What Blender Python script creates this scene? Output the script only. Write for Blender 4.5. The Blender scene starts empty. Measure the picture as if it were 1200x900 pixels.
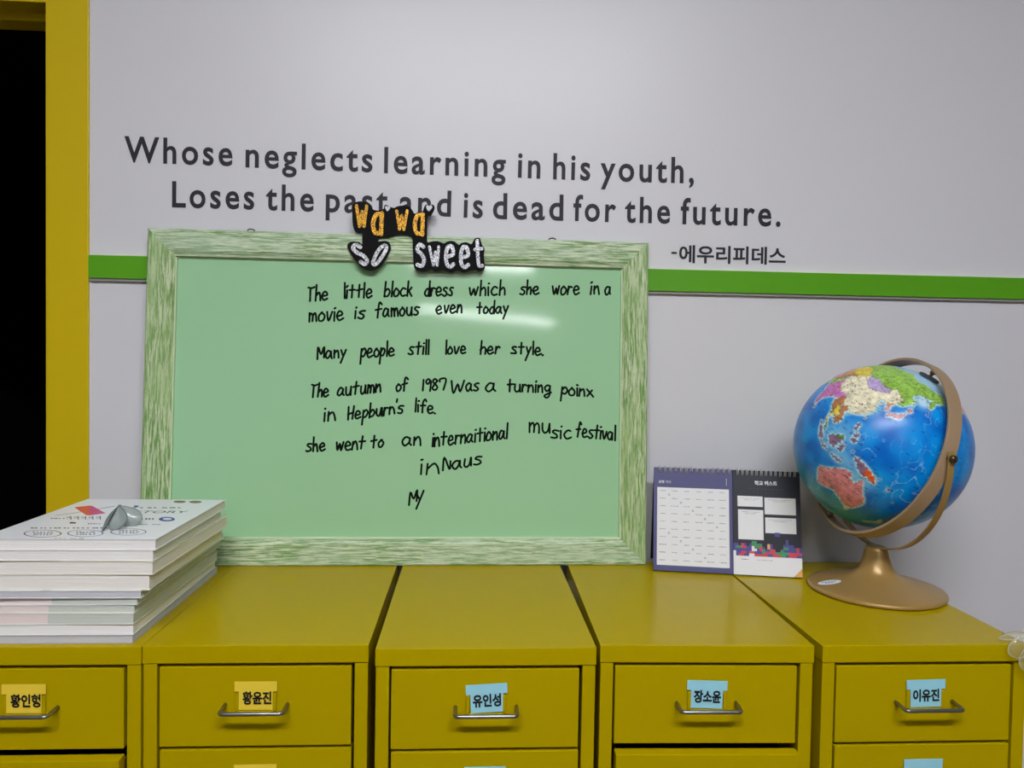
import bpy, bmesh, math, random
import numpy as np
from mathutils import Vector, Matrix
random.seed(7); rng = np.random.RandomState(7)
SC = bpy.context.scene
COL = SC.collection
R_ = math.radians

# ------------------------------------------------------------------ camera
FPX = 870.0
CAM = np.array([0.0, 0.0, 1.05])
def cam_rot(yaw, pitch, roll):
    y, p, r = R_(yaw), R_(pitch), R_(roll)
    fwd = np.array([math.sin(y)*math.cos(p), math.cos(y)*math.cos(p), -math.sin(p)])
    rt = np.array([math.cos(y), -math.sin(y), 0.0]); up = np.cross(rt, fwd)
    return np.array([rt*math.cos(r)+up*math.sin(r), -rt*math.sin(r)+up*math.cos(r), fwd])
RC = cam_rot(3.3, 1.65, 0.99)
cd = bpy.data.cameras.new('camera'); cam = bpy.data.objects.new('camera', cd); COL.objects.link(cam)
cd.sensor_width = 36.0; cd.sensor_fit = 'HORIZONTAL'; cd.lens = FPX/1200*36.0
cd.clip_start = 0.02; cd.clip_end = 60
cam.matrix_world = Matrix(((RC[0][0], RC[1][0], -RC[2][0], CAM[0]), (RC[0][1], RC[1][1], -RC[2][1], CAM[1]),
                           (RC[0][2], RC[1][2], -RC[2][2], CAM[2]), (0, 0, 0, 1)))
SC.camera = cam

# ------------------------------------------------------------------ world, lights, exposure
w = bpy.data.worlds.new('world'); SC.world = w; w.use_nodes = True
w.node_tree.nodes['Background'].inputs[0].default_value = (0.9, 0.95, 1, 1)
w.node_tree.nodes['Background'].inputs[1].default_value = 0.02
vs = SC.view_settings
vs.view_transform = 'Standard'; vs.look = 'None'; vs.exposure = 0.08; vs.gamma = 1.0; vs.use_curve_mapping = False
LAMP_MAIN = 61.0      # radiance of the ceiling lamp nearest the wall
LAMP_FAR = 45.0       # the rows further back in the room
LAMPS = [(0.05, -0.66, 1.6, 0.20, LAMP_MAIN, 0), (0.17, -3.38, 1.0, 0.09, LAMP_FAR, 0), (0.455, -5.66, 1.70, 0.09, LAMP_FAR, R_(-25))]
CEIL = 2.45
WY = 1.36             # the wall behind the cabinets
ZT = 0.69             # cabinet tops

# ------------------------------------------------------------------ points from photo pixels
def ray(px, py): return RC.T @ np.array([(px-600)/FPX, (450-py)/FPX, 1.0])
def onz(px, py, z=ZT): d = ray(px, py); return CAM + d*(z-CAM[2])/d[2]
def ony(px, py, y=WY): d = ray(px, py); return CAM + d*(y-CAM[1])/d[1]
class Plane:
    """o origin, u right, v up, n towards the room"""
    def __init__(s, o, u, v):
        s.o = np.array(o, float); s.u = np.array(u, float)/np.linalg.norm(u)
        v = np.array(v, float); v -= s.u*(v@s.u); s.v = v/np.linalg.norm(v); s.n = np.cross(s.u, s.v)
    def uv(s, px, py, off=0.0):
        d = ray(px, py); t = ((s.o + s.n*off - CAM)@s.n)/(d@s.n); p = CAM + d*t - s.o
        return p@s.u, p@s.v
    def mat(s):
        return Matrix(((s.u[0], s.v[0], s.n[0], s.o[0]), (s.u[1], s.v[1], s.n[1], s.o[1]), (s.u[2], s.v[2], s.n[2], s.o[2]), (0, 0, 0, 1)))

# ------------------------------------------------------------------ materials
def lin(c): return tuple((x/255/12.92 if x/255 <= 0.04045 else ((x/255+0.055)/1.055)**2.4) for x in c)
def mat(name, rgb, rough=0.5, metal=0.0, spec=0.5, srgb=True, bump=None, vary=None, coat=0.0, alpha=1.0, trans=0.0):
    m = bpy.data.materials.new(name); m.use_nodes = True
    nt = m.node_tree; b = nt.nodes['Principled BSDF']
    c = lin(rgb) if srgb else rgb
    b.inputs['Base Color'].default_value = (*c, 1); b.inputs['Roughness'].default_value = rough
    b.inputs['Metallic'].default_value = metal; b.inputs['Specular IOR Level'].default_value = spec
    b.inputs['Coat Weight'].default_value = coat; b.inputs['Alpha'].default_value = alpha
    b.inputs['Transmission Weight'].default_value = trans
    tc = nt.nodes.new('ShaderNodeTexCoord')
    if vary:   # (scale xyz, amount): subtle mottling of the colour
        mp = nt.nodes.new('ShaderNodeMapping'); mp.inputs['Scale'].default_value = vary[0]
        nz = nt.nodes.new('ShaderNodeTexNoise'); nz.inputs['Scale'].default_value = 1.0; nz.inputs['Detail'].default_value = 4
        nt.links.new(tc.outputs['Object'], mp.inputs[0]); nt.links.new(mp.outputs[0], nz.inputs['Vector'])
        mx = nt.nodes.new('ShaderNodeMix'); mx.data_type = 'RGBA'
        mx.inputs['A'].default_value = (*[x*(1-vary[1]) for x in c], 1); mx.inputs['B'].default_value = (*[min(1, x*(1+vary[1])) for x in c], 1)
        nt.links.new(nz.outputs['Fac'], mx.inputs['Factor']); nt.links.new(mx.outputs['Result'], b.inputs['Base Color'])
    if bump:   # (scale, strength)
        nz = nt.nodes.new('ShaderNodeTexNoise'); nz.inputs['Scale'].default_value = bump[0]; nz.inputs['Detail'].default_value = 3
        nt.links.new(tc.outputs['Object'], nz.inputs['Vector'])
        bp = nt.nodes.new('ShaderNodeBump'); bp.inputs['Strength'].default_value = bump[1]; bp.inputs['Distance'].default_value = 0.002
        nt.links.new(nz.outputs['Fac'], bp.inputs['Height']); nt.links.new(bp.outputs[0], b.inputs['Normal'])
    return m
def emit(name, rgb, s):
    m = bpy.data.materials.new(name); m.use_nodes = True; nt = m.node_tree
    b = nt.nodes['Principled BSDF']; b.inputs['Base Color'].default_value = (.8, .8, .8, 1)
    b.inputs['Emission Color'].default_value = (*rgb, 1); b.inputs['Emission Strength'].default_value = s
    return m
def streaks(name, stretch, cols, scale=1.0):
    """brushed, distressed paint: colours by stretched noise"""
    m = bpy.data.materials.new(name); m.use_nodes = True; nt = m.node_tree; b = nt.nodes['Principled BSDF']
    b.inputs['Roughness'].default_value = 0.55; b.inputs['Specular IOR Level'].default_value = 0.3
    tc = nt.nodes.new('ShaderNodeTexCoord')
    def noise(sc, seed, det=6, rough=0.65):
        mp = nt.nodes.new('ShaderNodeMapping'); mp.inputs['Scale'].default_value = sc; mp.inputs['Location'].default_value = (seed, seed*1.7, seed*.6)
        nz = nt.nodes.new('ShaderNodeTexNoise'); nz.inputs['Scale'].default_value = 1; nz.inputs['Detail'].default_value = det; nz.inputs['Roughness'].default_value = rough
        nt.links.new(tc.outputs['Object'], mp.inputs[0]); nt.links.new(mp.outputs[0], nz.inputs['Vector']); return nz
    lo, hi = 26*scale, 360*scale
    s1 = (lo, hi, hi) if stretch == 'x' else (hi, lo, hi)
    s2 = (9, 50, 50) if stretch == 'x' else (50, 9, 50)
    n1 = noise(s1, 1.3); n2 = noise(s2, 4.1, 4); n3 = noise((s1[0]*2.2, s1[1]*2.2, s1[2]), 7.7, 5)
    r1 = nt.nodes.new('ShaderNodeValToRGB'); r1.color_ramp.elements[0].position = 0.43; r1.color_ramp.elements[1].position = 0.57
    r1.color_ramp.elements[0].color = (*lin(cols[0]), 1); r1.color_ramp.elements[1].color = (*lin(cols[1]), 1)
    nt.links.new(n1.outputs['Fac'], r1.inputs[0])
    mx = nt.nodes.new('ShaderNodeMix'); mx.data_type = 'RGBA'; mx.inputs['B'].default_value = (*lin(cols[2]), 1)
    rp = nt.nodes.new('ShaderNodeValToRGB'); rp.color_ramp.elements[0].position = 0.42; rp.color_ramp.elements[1].position = 0.66
    rp.color_ramp.elements[1].color = (.75, .75, .75, 1)
    nt.links.new(n2.outputs['Fac'], rp.inputs[0]); nt.links.new(rp.outputs[0], mx.inputs['Factor']); nt.links.new(r1.outputs[0], mx.inputs['A'])
    m2 = nt.nodes.new('ShaderNodeMix'); m2.data_type = 'RGBA'; m2.inputs['B'].default_value = (*lin(cols[3]), 1)
    rq = nt.nodes.new('ShaderNodeValToRGB'); rq.color_ramp.elements[0].position = 0.57; rq.color_ramp.elements[1].position = 0.68
    rq.color_ramp.elements[1].color = (.7, .7, .7, 1)
    nt.links.new(n3.outputs['Fac'], rq.inputs[0]); nt.links.new(rq.outputs[0], m2.inputs['Factor']); nt.links.new(mx.outputs['Result'], m2.inputs['A'])
    nt.links.new(m2.outputs['Result'], b.inputs['Base Color'])
    bp = nt.nodes.new('ShaderNodeBump'); bp.inputs['Strength'].default_value = 0.25; bp.inputs['Distance'].default_value = 0.001
    nt.links.new(n1.outputs['Fac'], bp.inputs['Height']); nt.links.new(bp.outputs[0], b.inputs['Normal'])
    return m
def glitter(name, c0, c1):
    m = bpy.data.materials.new(name); m.use_nodes = True; nt = m.node_tree; b = nt.nodes['Principled BSDF']
    b.inputs['Metallic'].default_value = 0.55; b.inputs['Roughness'].default_value = 0.35
    tc = nt.nodes.new('ShaderNodeTexCoord'); vo = nt.nodes.new('ShaderNodeTexVoronoi'); vo.inputs['Scale'].default_value = 850
    nt.links.new(tc.outputs['Object'], vo.inputs['Vector'])
    sp = nt.nodes.new('ShaderNodeSeparateColor'); nt.links.new(vo.outputs['Color'], sp.inputs[0])
    rp = nt.nodes.new('ShaderNodeValToRGB'); rp.color_ramp.elements[0].position = 0.2; rp.color_ramp.elements[1].position = 0.9
    rp.color_ramp.elements[0].color = (*lin(c0), 1); rp.color_ramp.elements[1].color = (*lin(c1), 1)
    nt.links.new(sp.outputs[0], rp.inputs[0]); nt.links.new(rp.outputs[0], b.inputs['Base Color'])
    bp = nt.nodes.new('ShaderNodeBump'); bp.inputs['Strength'].default_value = 0.8; bp.inputs['Distance'].default_value = 0.0008
    nt.links.new(sp.outputs[1], bp.inputs['Height']); nt.links.new(bp.outputs[0], b.inputs['Normal'])
    return m
def pages(name, base, split=None):
    """page edges: fine horizontal lines; split = (x, other colour) for printed bleed on the edge"""
    m = bpy.data.materials.new(name); m.use_nodes = True; nt = m.node_tree; b = nt.nodes['Principled BSDF']
    b.inputs['Roughness'].default_value = 0.8; b.inputs['Specular IOR Level'].default_value = 0.15
    tc = nt.nodes.new('ShaderNodeTexCoord'); mp = nt.nodes.new('ShaderNodeMapping'); mp.inputs['Scale'].default_value = (6, 6, 1400)
    nz = nt.nodes.new('ShaderNodeTexNoise'); nz.inputs['Scale'].default_value = 1; nz.inputs['Detail'].default_value = 3
    nt.links.new(tc.outputs['Object'], mp.inputs[0]); nt.links.new(mp.outputs[0], nz.inputs['Vector'])
    def ramp(c):
        r = nt.nodes.new('ShaderNodeValToRGB'); r.color_ramp.elements[0].position = 0.3; r.color_ramp.elements[1].position = 0.65
        r.color_ramp.elements[0].color = (*[x*0.8 for x in lin(c)], 1); r.color_ramp.elements[1].color = (*lin(c), 1)
        nt.links.new(nz.outputs['Fac'], r.inputs[0]); return r
    r1 = ramp(base); out = r1.outputs[0]
    if split:
        r2 = ramp(split[1]); sx = nt.nodes.new('ShaderNodeSeparateXYZ'); nt.links.new(tc.outputs['Object'], sx.inputs[0])
        lt = nt.nodes.new('ShaderNodeMath'); lt.operation = 'LESS_THAN'; lt.inputs[1].default_value = split[0]
        nt.links.new(sx.outputs[0], lt.inputs[0]); mx = nt.nodes.new('ShaderNodeMix'); mx.data_type = 'RGBA'
        nt.links.new(lt.outputs[0], mx.inputs['Factor']); nt.links.new(r1.outputs[0], mx.inputs['A']); nt.links.new(r2.outputs[0], mx.inputs['B']); out = mx.outputs['Result']
    nt.links.new(out, b.inputs['Base Color']); return m

M = dict(
    wall=mat('wall_paint', (221, 220, 226), .36, spec=.42),
    ceiling=mat('ceiling_white', (235, 235, 232), .8, spec=.2, vary=((3, 3, 3), .02)),
    floor=mat('floor_vinyl', (100, 88, 76), .4, vary=((4, 4, 4), .1)),
    sidewall=mat('side_wall', (150, 150, 152), .8, spec=.2, vary=((2, 2, 2), .03)),
    dark=mat('painted_room_dark', (24, 24, 26), .9, spec=.1, vary=((2, 2, 2), .1)),  # near-black colour stands in for the room being unlit
    yellow=mat('yellow_enamel', (178, 155, 0), .2, spec=.07, vary=((5, 5, 5), .03), bump=(90, .012)),
    jamb=mat('yellow_door_paint', (212, 184, 4), .4, spec=.4, vary=((3, 3, 1), .03)),
    shadowgap=mat('inside_steel', (70, 58, 8), .6, vary=((9, 9, 9), .1)),
    green=mat('green_strip', (92, 166, 24), .4, spec=.4, vary=((2, 8, 8), .04)),
    stripedge=mat('strip_cream_edge', (214, 232, 190), .5, vary=((2, 8, 8), .04)),
    stripshade=mat('strip_shadow_band', (150, 148, 142), .6, vary=((2, 8, 8), .04)),
    vinyl=mat('dark_vinyl_letters', (44, 43, 50), .55, spec=.3, vary=((9, 9, 9), .06)),
    board=mat('green_board_face', (164, 212, 168), .07, spec=.5, vary=((2.5, 2.5, 2.5), .035)),
    ink=mat('marker_ink', (6, 20, 8), .7, spec=.1, vary=((60, 60, 60), .3)),
    frame_x=streaks('brushed_green_frame_rail', 'x', ((118, 158, 94), (216, 228, 198), (192, 214, 186), (116, 134, 104))),
    frame_y=streaks('brushed_green_frame_stile', 'y', ((108, 152, 76), (208, 221, 182), (166, 195, 134), (110, 124, 96))),
    lip=mat('pale_inner_lip', (206, 222, 188), .5, vary=((30, 30, 30), .12)),
    steel=mat('handle_steel', (150, 150, 148), .3, metal=.95, vary=((20, 20, 20), .08)),
    wire=mat('dark_wire', (70, 68, 62), .4, metal=.8, vary=((20, 20, 20), .1)),
    card_y=mat('yellow_card', (236, 205, 62), .7, spec=.2, vary=((30, 30, 30), .04)),
    card_b=mat('light_blue_card', (156, 214, 230), .7, spec=.2, vary=((30, 30, 30), .04)),
    black=mat('black_print', (16, 16, 20), .6, spec=.3, vary=((30, 30, 30), .1)),
    cover=mat('white_cover', (236, 238, 244), .35, spec=.4, vary=((4, 4, 4), .02)),
    cover_w=mat('cream_cover', (228, 226, 214), .45, spec=.3, vary=((4, 4, 4), .03)),
    cover_g=mat('grey_cover', (170, 168, 172), .45, spec=.3, vary=((4, 4, 4), .04)),
    foam=mat('black_foam', (14, 14, 17), .8, spec=.2, bump=(400, .1)),
    gold=glitter('gold_glitter', (84, 46, 0), (250, 188, 48)),
    silver=glitter('silver_glitter', (110, 110, 116), (240, 240, 246)),
    heartgrey=mat('grey_heart', (165, 165, 172), .4, metal=.3, vary=((90, 90, 90), .1)),
    tan=mat('tan_plastic', (160, 134, 104), .38, spec=.5, vary=((8, 8, 8), .06)),
    bronze=mat('gold_brown_base', (168, 135, 78), .33, metal=.2, spec=.5, vary=((10, 10, 10), .07)),
    bolt=mat('bronze_bolt', (104, 88, 60), .3, metal=.9, vary=((40, 40, 40), .1)),
    sticker=mat('white_sticker', (224, 230, 240), .5, vary=((30, 30, 30), .03)),
    blueink=mat('blue_print', (38, 70, 150), .6, vary=((30, 30, 30), .05)),
    navy=mat('navy_page', (86, 86, 134), .45, spec=.35, vary=((10, 10, 10), .03)),
    charcoal=mat('charcoal_page', (49, 49, 62), .45, spec=.35, vary=((10, 10, 10), .04)),
    page=mat('white_page', (236, 237, 243), .5, spec=.3, vary=((10, 10, 10), .015)),
    greyink=mat('grey_print', (92, 94, 104), .6, vary=((30, 30, 30), .05)),
    stand=mat('black_stand_card', (22, 22, 28), .6, vary=((10, 10, 10), .1)),
    ringwire=mat('white_black_wire', (205, 205, 212), .3, metal=.2, vary=((10, 10, 10), .1)),
    t_red=mat('block_red', (205, 70, 88), .5, vary=((10, 10, 10), .03)), t_green=mat('block_green', (68, 148, 100), .5, vary=((10, 10, 10), .03)),
    t_orange=mat('block_orange', (228, 168, 98), .5, vary=((10, 10, 10), .03)), t_blue=mat('block_blue', (76, 76, 150), .5, vary=((10, 10, 10), .03)),
    p_orange=mat('print_orange', (226, 92, 60), .45, vary=((10, 10, 10), .03)), p_pink=mat('print_pink', (206, 62, 122), .45, vary=((10, 10, 10), .03)),
    p_olive=mat('print_olive', (120, 112, 70), .5, vary=((10, 10, 10), .03)), p_maroon=mat('print_maroon', (110, 34, 60), .5, vary=((10, 10, 10), .03)),
    film=mat('grey_clear_plastic', (140, 152, 149), .22, spec=.5, alpha=.78, vary=((40, 40, 40), .05)),
    clear=mat('clear_plastic', (205, 200, 160), .12, spec=.6, alpha=.28, vary=((40, 40, 40), .05)),
    clear_rim=mat('clear_plastic_rim', (220, 216, 196), .2, spec=.6, alpha=.6, vary=((40, 40, 40), .05)),
    housing=mat('lamp_housing', (225, 225, 225), .5, vary=((4, 4, 4), .02)),
)

# ------------------------------------------------------------------ mesh builder
class MB:
    def __init__(s): s.v = []; s.f = []; s.m = []; s.sm = []; s.mats = []
    def mi(s, m):
        if m not in s.mats: s.mats.append(m)
        return s.mats.index(m)
    def add(s, vs, fs, m, smooth=False):
        k = len(s.v); i = s.mi(m); s.v += [tuple(map(float, p)) for p in vs]
        for f in fs: s.f.append([k+a for a in f]); s.m.append(i); s.sm.append(smooth)
        return s
    def box(s, a, b, m):
        (x0, y0, z0), (x1, y1, z1) = a, b
        return s.add([(x0, y0, z0), (x1, y0, z0), (x1, y1, z0), (x0, y1, z0), (x0, y0, z1), (x1, y0, z1), (x1, y1, z1), (x0, y1, z1)],
              [(0, 3, 2, 1), (4, 5, 6, 7), (0, 1, 5, 4), (1, 2, 6, 5), (2, 3, 7, 6), (3, 0, 4, 7)], m)
    def prism(s, pts, z0, z1, m, xf=None):
        """simple polygon in the local xy plane, extruded along z"""
        n = len(pts); ar = sum(pts[i][0]*pts[(i+1) % n][1]-pts[(i+1) % n][0]*pts[i][1] for i in range(n))
        if ar < 0: pts = pts[::-1]
        vs = [(p[0], p[1], z0) for p in pts] + [(p[0], p[1], z1) for p in pts]
        fs = [tuple(range(n-1, -1, -1)), tuple(range(n, 2*n))] + [(i, (i+1) % n, n+(i+1) % n, n+i) for i in range(n)]
        if xf: vs = [tuple(xf @ Vector(v)) for v in vs]
        return s.add(vs, fs, m)
    def tube(s, path, r, m, seg=10, closed=False, ry=None):
        P = [Vector(p) for p in path]; n = len(P); rings = []
        up = Vector((0, 0, 1)); prev = None
        for i in range(n):
            a = P[(i-1) % n] if (closed or i > 0) else P[i]; b = P[(i+1) % n] if (closed or i < n-1) else P[i]
            t = (b-a).normalized()
            if prev is None:
                x = t.cross(up) if abs(t.dot(up)) < .95 else t.cross(Vector((0, 1, 0)))
            else: x = prev - t*prev.dot(t)
            x.normalize(); prev = x; y = t.cross(x)
            rr = r[i] if isinstance(r, (list, tuple)) else r
            rings.append([P[i] + x*rr*math.cos(q) + y*(ry or rr)*math.sin(q) for q in [2*math.pi*k/seg for k in range(seg)]])
        vs = [p for rg in rings for p in rg]; fs = []
        for i in range(n if closed else n-1):
            j = (i+1) % n
            for k in range(seg): fs.append((i*seg+k, i*seg+(k+1) % seg, j*seg+(k+1) % seg, j*seg+k))
        if not closed: fs += [tuple(range(seg-1, -1, -1)), tuple((n-1)*seg+k for k in range(seg))]
        return s.add(vs, fs, m, True)
    def lathe(s, prof, m, seg=64, c=(0, 0, 0)):
        vs = []; fs = []; n = len(prof)
        for k in range(seg):
            a = 2*math.pi*k/seg
            vs += [(c[0]+r*math.cos(a), c[1]+r*math.sin(a), c[2]+z) for r, z in prof]
        for k in range(seg):
            j = (k+1) % seg
            for i in range(n-1): fs.append((k*n+i, j*n+i, j*n+i+1, k*n+i+1))
        return s.add(vs, fs, m, True)
    def stroke(s, pts, wdt, z0, z1, m, seg=8, xf=None):
        """a pen stroke in the local xy plane: round ends and joints, from z0 to z1"""
        P = [np.array(p[:2], float) for p in pts]
        Q = [P[0]]
        for p in P[1:]:
            if np.linalg.norm(p-Q[-1]) > 1e-6: Q.append(p)
        P = Q; h = wdt/2
        if len(P) == 1: P = [P[0], P[0]+np.array([h*.3, 0])]
        n = len(P); L = []; Rr = []
        for i in range(n):
            a = P[max(i-1, 0)]; b = P[min(i+1, n-1)]; t = (b-a)/max(np.linalg.norm(b-a), 1e-9); nn = np.array([-t[1], t[0]])
            L.append(P[i]+nn*h); Rr.append(P[i]-nn*h)
        def cap(c, t):
            a0 = math.atan2(t[1], t[0]); return [c + h*np.array([math.cos(a0+q), math.sin(a0+q)]) for q in np.linspace(math.pi/2, -math.pi/2, seg)[1:-1]]
        t1 = P[-1]-P[-2]; t0 = P[0]-P[1]
        vs = []; fs = []
        for q, z in ((0, z0), (1, z1)):
            base = len(vs)
            vs += [(*p, z) for p in L] + [(*p, z) for p in Rr]
            c1 = cap(P[-1], t1); c0 = cap(P[0], t0)
            k1 = len(vs); vs += [(*p, z) for p in c1]; k0 = len(vs); vs += [(*p, z) for p in c0]
            for i in range(n-1):
                f = (base+i, base+n+i, base+n+i+1, base+i+1); fs.append(f if q else f[::-1])
            f = [base+n-1] + [base+2*n-1] + [k1+i for i in range(len(c1)-1, -1, -1)]; fs.append(tuple(f) if q else tuple(f[::-1]))
            f = [base+n] + [base] + [k0+i for i in range(len(c0)-1, -1, -1)]; fs.append(tuple(f) if q else tuple(f[::-1]))
            if q == 0: nb = len(vs)
        ring = list(range(n-1, -1, -1)) + [2*n+len(c1)+i for i in range(len(c0))] + [n+i for i in range(n)] + [2*n+i for i in range(len(c1)-1, -1, -1)]
        for i in range(len(ring)):
            a, b = ring[i], ring[(i+1) % len(ring)]; fs.append((a, b, b+nb, a+nb))
        if xf: vs = [tuple(xf @ Vector(v)) for v in vs]
        return s.add(vs, fs, m)
    def text(s, txt, m, x0=0, x1=1, base=0, h=None, ext=0.0002, off=0.0, z=0.0, xf=None, ref=None, space=1.0, top=None):
        """lettering from the built-in font, stretched to x0..x1; h = height of ref (default the text itself) above the baseline"""
        me = text_mesh(txt, off, ext, space); co = np.array([v.co[:] for v in me.vertices])
        rm = text_mesh(ref, off, ext, 1.0) if ref else me
        rh = max(v.co.y for v in rm.vertices)-(0 if ref else co[:, 1].min()); yb = 0 if ref else co[:, 1].min()
        a, b = co[:, 0].min(), co[:, 0].max(); sx = (x1-x0)/(b-a); sy = (h/rh) if h else sx
        P = [Vector(((c[0]-a)*sx+x0, (c[1]-yb)*sy+base, c[2]+z)) for c in co]
        if xf: P = [xf @ p for p in P]
        return s.add(P, [tuple(p.vertices) for p in me.polygons], m)
    def xform(s, mt):
        s.v = [tuple(mt @ Vector(p)) for p in s.v]; return s
    def build(s, name, parent=None, bevel=0.0, seg=2, loc=None, autosmooth=False):
        me = bpy.data.meshes.new(name); me.from_pydata(s.v, [], s.f)
        for m in s.mats: me.materials.append(m)
        me.polygons.foreach_set('material_index', s.m); me.polygons.foreach_set('use_smooth', s.sm); me.update()
        o = bpy.data.objects.new(name, me); COL.objects.link(o)
        if parent: o.parent = parent
        if loc is not None: o.location = loc
        if bevel:
            b = o.modifiers.new('bevel', 'BEVEL'); b.width = bevel; b.segments = seg; b.limit_method = 'ANGLE'; b.angle_limit = R_(40)
        return o
_tc = {}
def text_mesh(txt, off, ext, space):
    k = (txt, off, ext, space)
    if k not in _tc:
        cu = bpy.data.curves.new('text', 'FONT'); cu.body = txt; cu.size = 1.0; cu.offset = off; cu.space_character = space
        cu.extrude = 0.0; cu.resolution_u = 4
        ob = bpy.data.objects.new('text', cu); COL.objects.link(ob); bpy.context.view_layer.update()
        dg = bpy.context.evaluated_depsgraph_get(); me = bpy.data.meshes.new_from_object(ob.evaluated_get(dg))
        bpy.data.objects.remove(ob); _tc[k] = me
    return _tc[k]
def tag(o, label=None, cat=None, group=None, kind=None):
    if label: o['label'] = label
    if cat: o['category'] = cat
    if group: o['group'] = group
    if kind: o['kind'] = kind
    return o
def thing(name, label, cat, group=None, loc=(0, 0, 0), rz=0.0, mt=None):
    o = bpy.data.objects.new(name, None); COL.objects.link(o); o.empty_display_size = 0.05
    if mt is not None: o.matrix_world = mt
    else: o.location = loc; o.rotation_euler = (0, 0, rz)
    return tag(o, label, cat, group)
def struct(o): o['kind'] = 'structure'; return o
def smooth_path(P, n=6, closed=False):
    P = [np.array(p, float) for p in P]
    if len(P) < 3: return P
    out = []; N = len(P); rg = range(N if closed else N-1)
    for i in rg:
        if closed: p0, p1, p2, p3 = P[(i-1) % N], P[i], P[(i+1) % N], P[(i+2) % N]
        else: p0, p1, p2, p3 = P[max(i-1, 0)], P[i], P[i+1], P[min(i+2, N-1)]
        for t in np.linspace(0, 1, n, endpoint=False):
            out.append(.5*((2*p1)+(-p0+p2)*t+(2*p0-5*p1+4*p2-p3)*t*t+(-p0+3*p1-3*p2+p3)*t**3))
    if not closed: out.append(P[-1])
    return out

# ------------------------------------------------------------------ setting
X0, X1, Y0 = -2.6, 3.0, -7.2
DX0, DX1 = -1.45, -0.747           # the doorway; its right jamb runs to -0.674
DTOP = float(ony(30, 3.0)[2])
yb1 = float(onz(30, 16, DTOP)[1])-WY; z2 = float(ony(30, 24, WY+yb1)[2]); yb2 = float(onz(30, 36, z2)[1])-WY
b = MB(); b.box((DX1, WY, 0), (X1, WY+.15, CEIL), M['wall']); b.box((X0, WY, 0), (DX0, WY+.15, CEIL), M['wall'])
b.box((DX0, WY, DTOP+.071), (DX1, WY+.15, CEIL), M['wall']); struct(b.build('wall_back'))
struct(MB().box((X0-.1, Y0, 0), (X0, WY+.15, CEIL), M['sidewall']).build('wall_left'))
struct(MB().box((X1, Y0, 0), (X1+.1, WY+.15, CEIL), M['sidewall']).build('wall_right'))
struct(MB().box((X0-.1, Y0-.1, 0), (X1+.1, Y0, CEIL), M['sidewall']).build('wall_front'))
struct(MB().box((X0-.1, Y0-.1, -.1), (X1+.1, WY+.15, 0), M['floor']).build('floor'))
struct(MB().box((X0-.1, Y0-.1, CEIL), (X1+.1, WY+.15, CEIL+.1), M['ceiling']).build('ceiling'))
# doorway: yellow frame, stepped head, room behind with its darkness put into the colour
dr = bpy.data.objects.new('door_1', None); COL.objects.link(dr); dr.location = (DX1, WY, 0); struct(dr)
f = MB(); yj = -.004
f.box((0, yj, 0), (.073, yb2, DTOP+.073), M['jamb']).build('door_jamb', dr, .0012)
MB().box((DX0-DX1-.073, yj, 0), (DX0-DX1, yb2, DTOP+.073), M['jamb']).build('door_jamb', dr, .0012)
MB().box((DX0-DX1, yj, DTOP), (0, yb1, DTOP+.073), M['jamb']).build('door_head', dr, .0012)
MB().box((DX0-DX1, yb1, z2), (0, yb2, DTOP+.073), M['jamb']).build('door_stop', dr, .0012)
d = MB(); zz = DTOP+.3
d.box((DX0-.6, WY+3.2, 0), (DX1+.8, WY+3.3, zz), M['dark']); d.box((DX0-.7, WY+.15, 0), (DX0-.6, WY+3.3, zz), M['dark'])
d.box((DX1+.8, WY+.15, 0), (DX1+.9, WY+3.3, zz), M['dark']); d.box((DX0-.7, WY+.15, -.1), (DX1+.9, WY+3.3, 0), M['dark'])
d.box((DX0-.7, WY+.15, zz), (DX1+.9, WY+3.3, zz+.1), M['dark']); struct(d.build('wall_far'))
# green trim strip with a pale top edge and a grey-painted shadow band below
zs0, zs1 = 1.1865, 1.2275
b = MB(); xe = float(ony(103.6, 312, WY-.009)[0])
b.box((xe, WY-.009, zs0), (X1, WY, zs1-.0012), M['green']); b.box((xe, WY-.009, zs1-.0012), (X1, WY, zs1), M['stripedge'])
b.box((xe, WY-.006, zs0-.005), (X1, WY, zs0), M['stripshade']); struct(b.build('trim_1'))

# ceiling lamps (their light and their reflections in the board)
for i, (x, y, L, wd, pw, rz) in enumerate(LAMPS):
    t = thing('ceiling_light', ['long ceiling lamp nearest the lettered wall', 'narrow ceiling lamp in the middle of the room', 'narrow ceiling lamp at the far end of the room'][i],
              'lamp', 'ceiling lamps', (x, y, CEIL), rz)
    h = MB(); h.box((-L/2-.02, -wd/2-.02, -.03), (L/2+.02, wd/2+.02, 0), M['housing']); h.build('housing', t, .004)
    e = MB(); e.box((-L/2, -wd/2, -.045), (L/2, wd/2, -.0305), emit('lamp_light', (.965, .975, 1.0), pw)); e.build('diffuser', t, .004)

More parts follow.
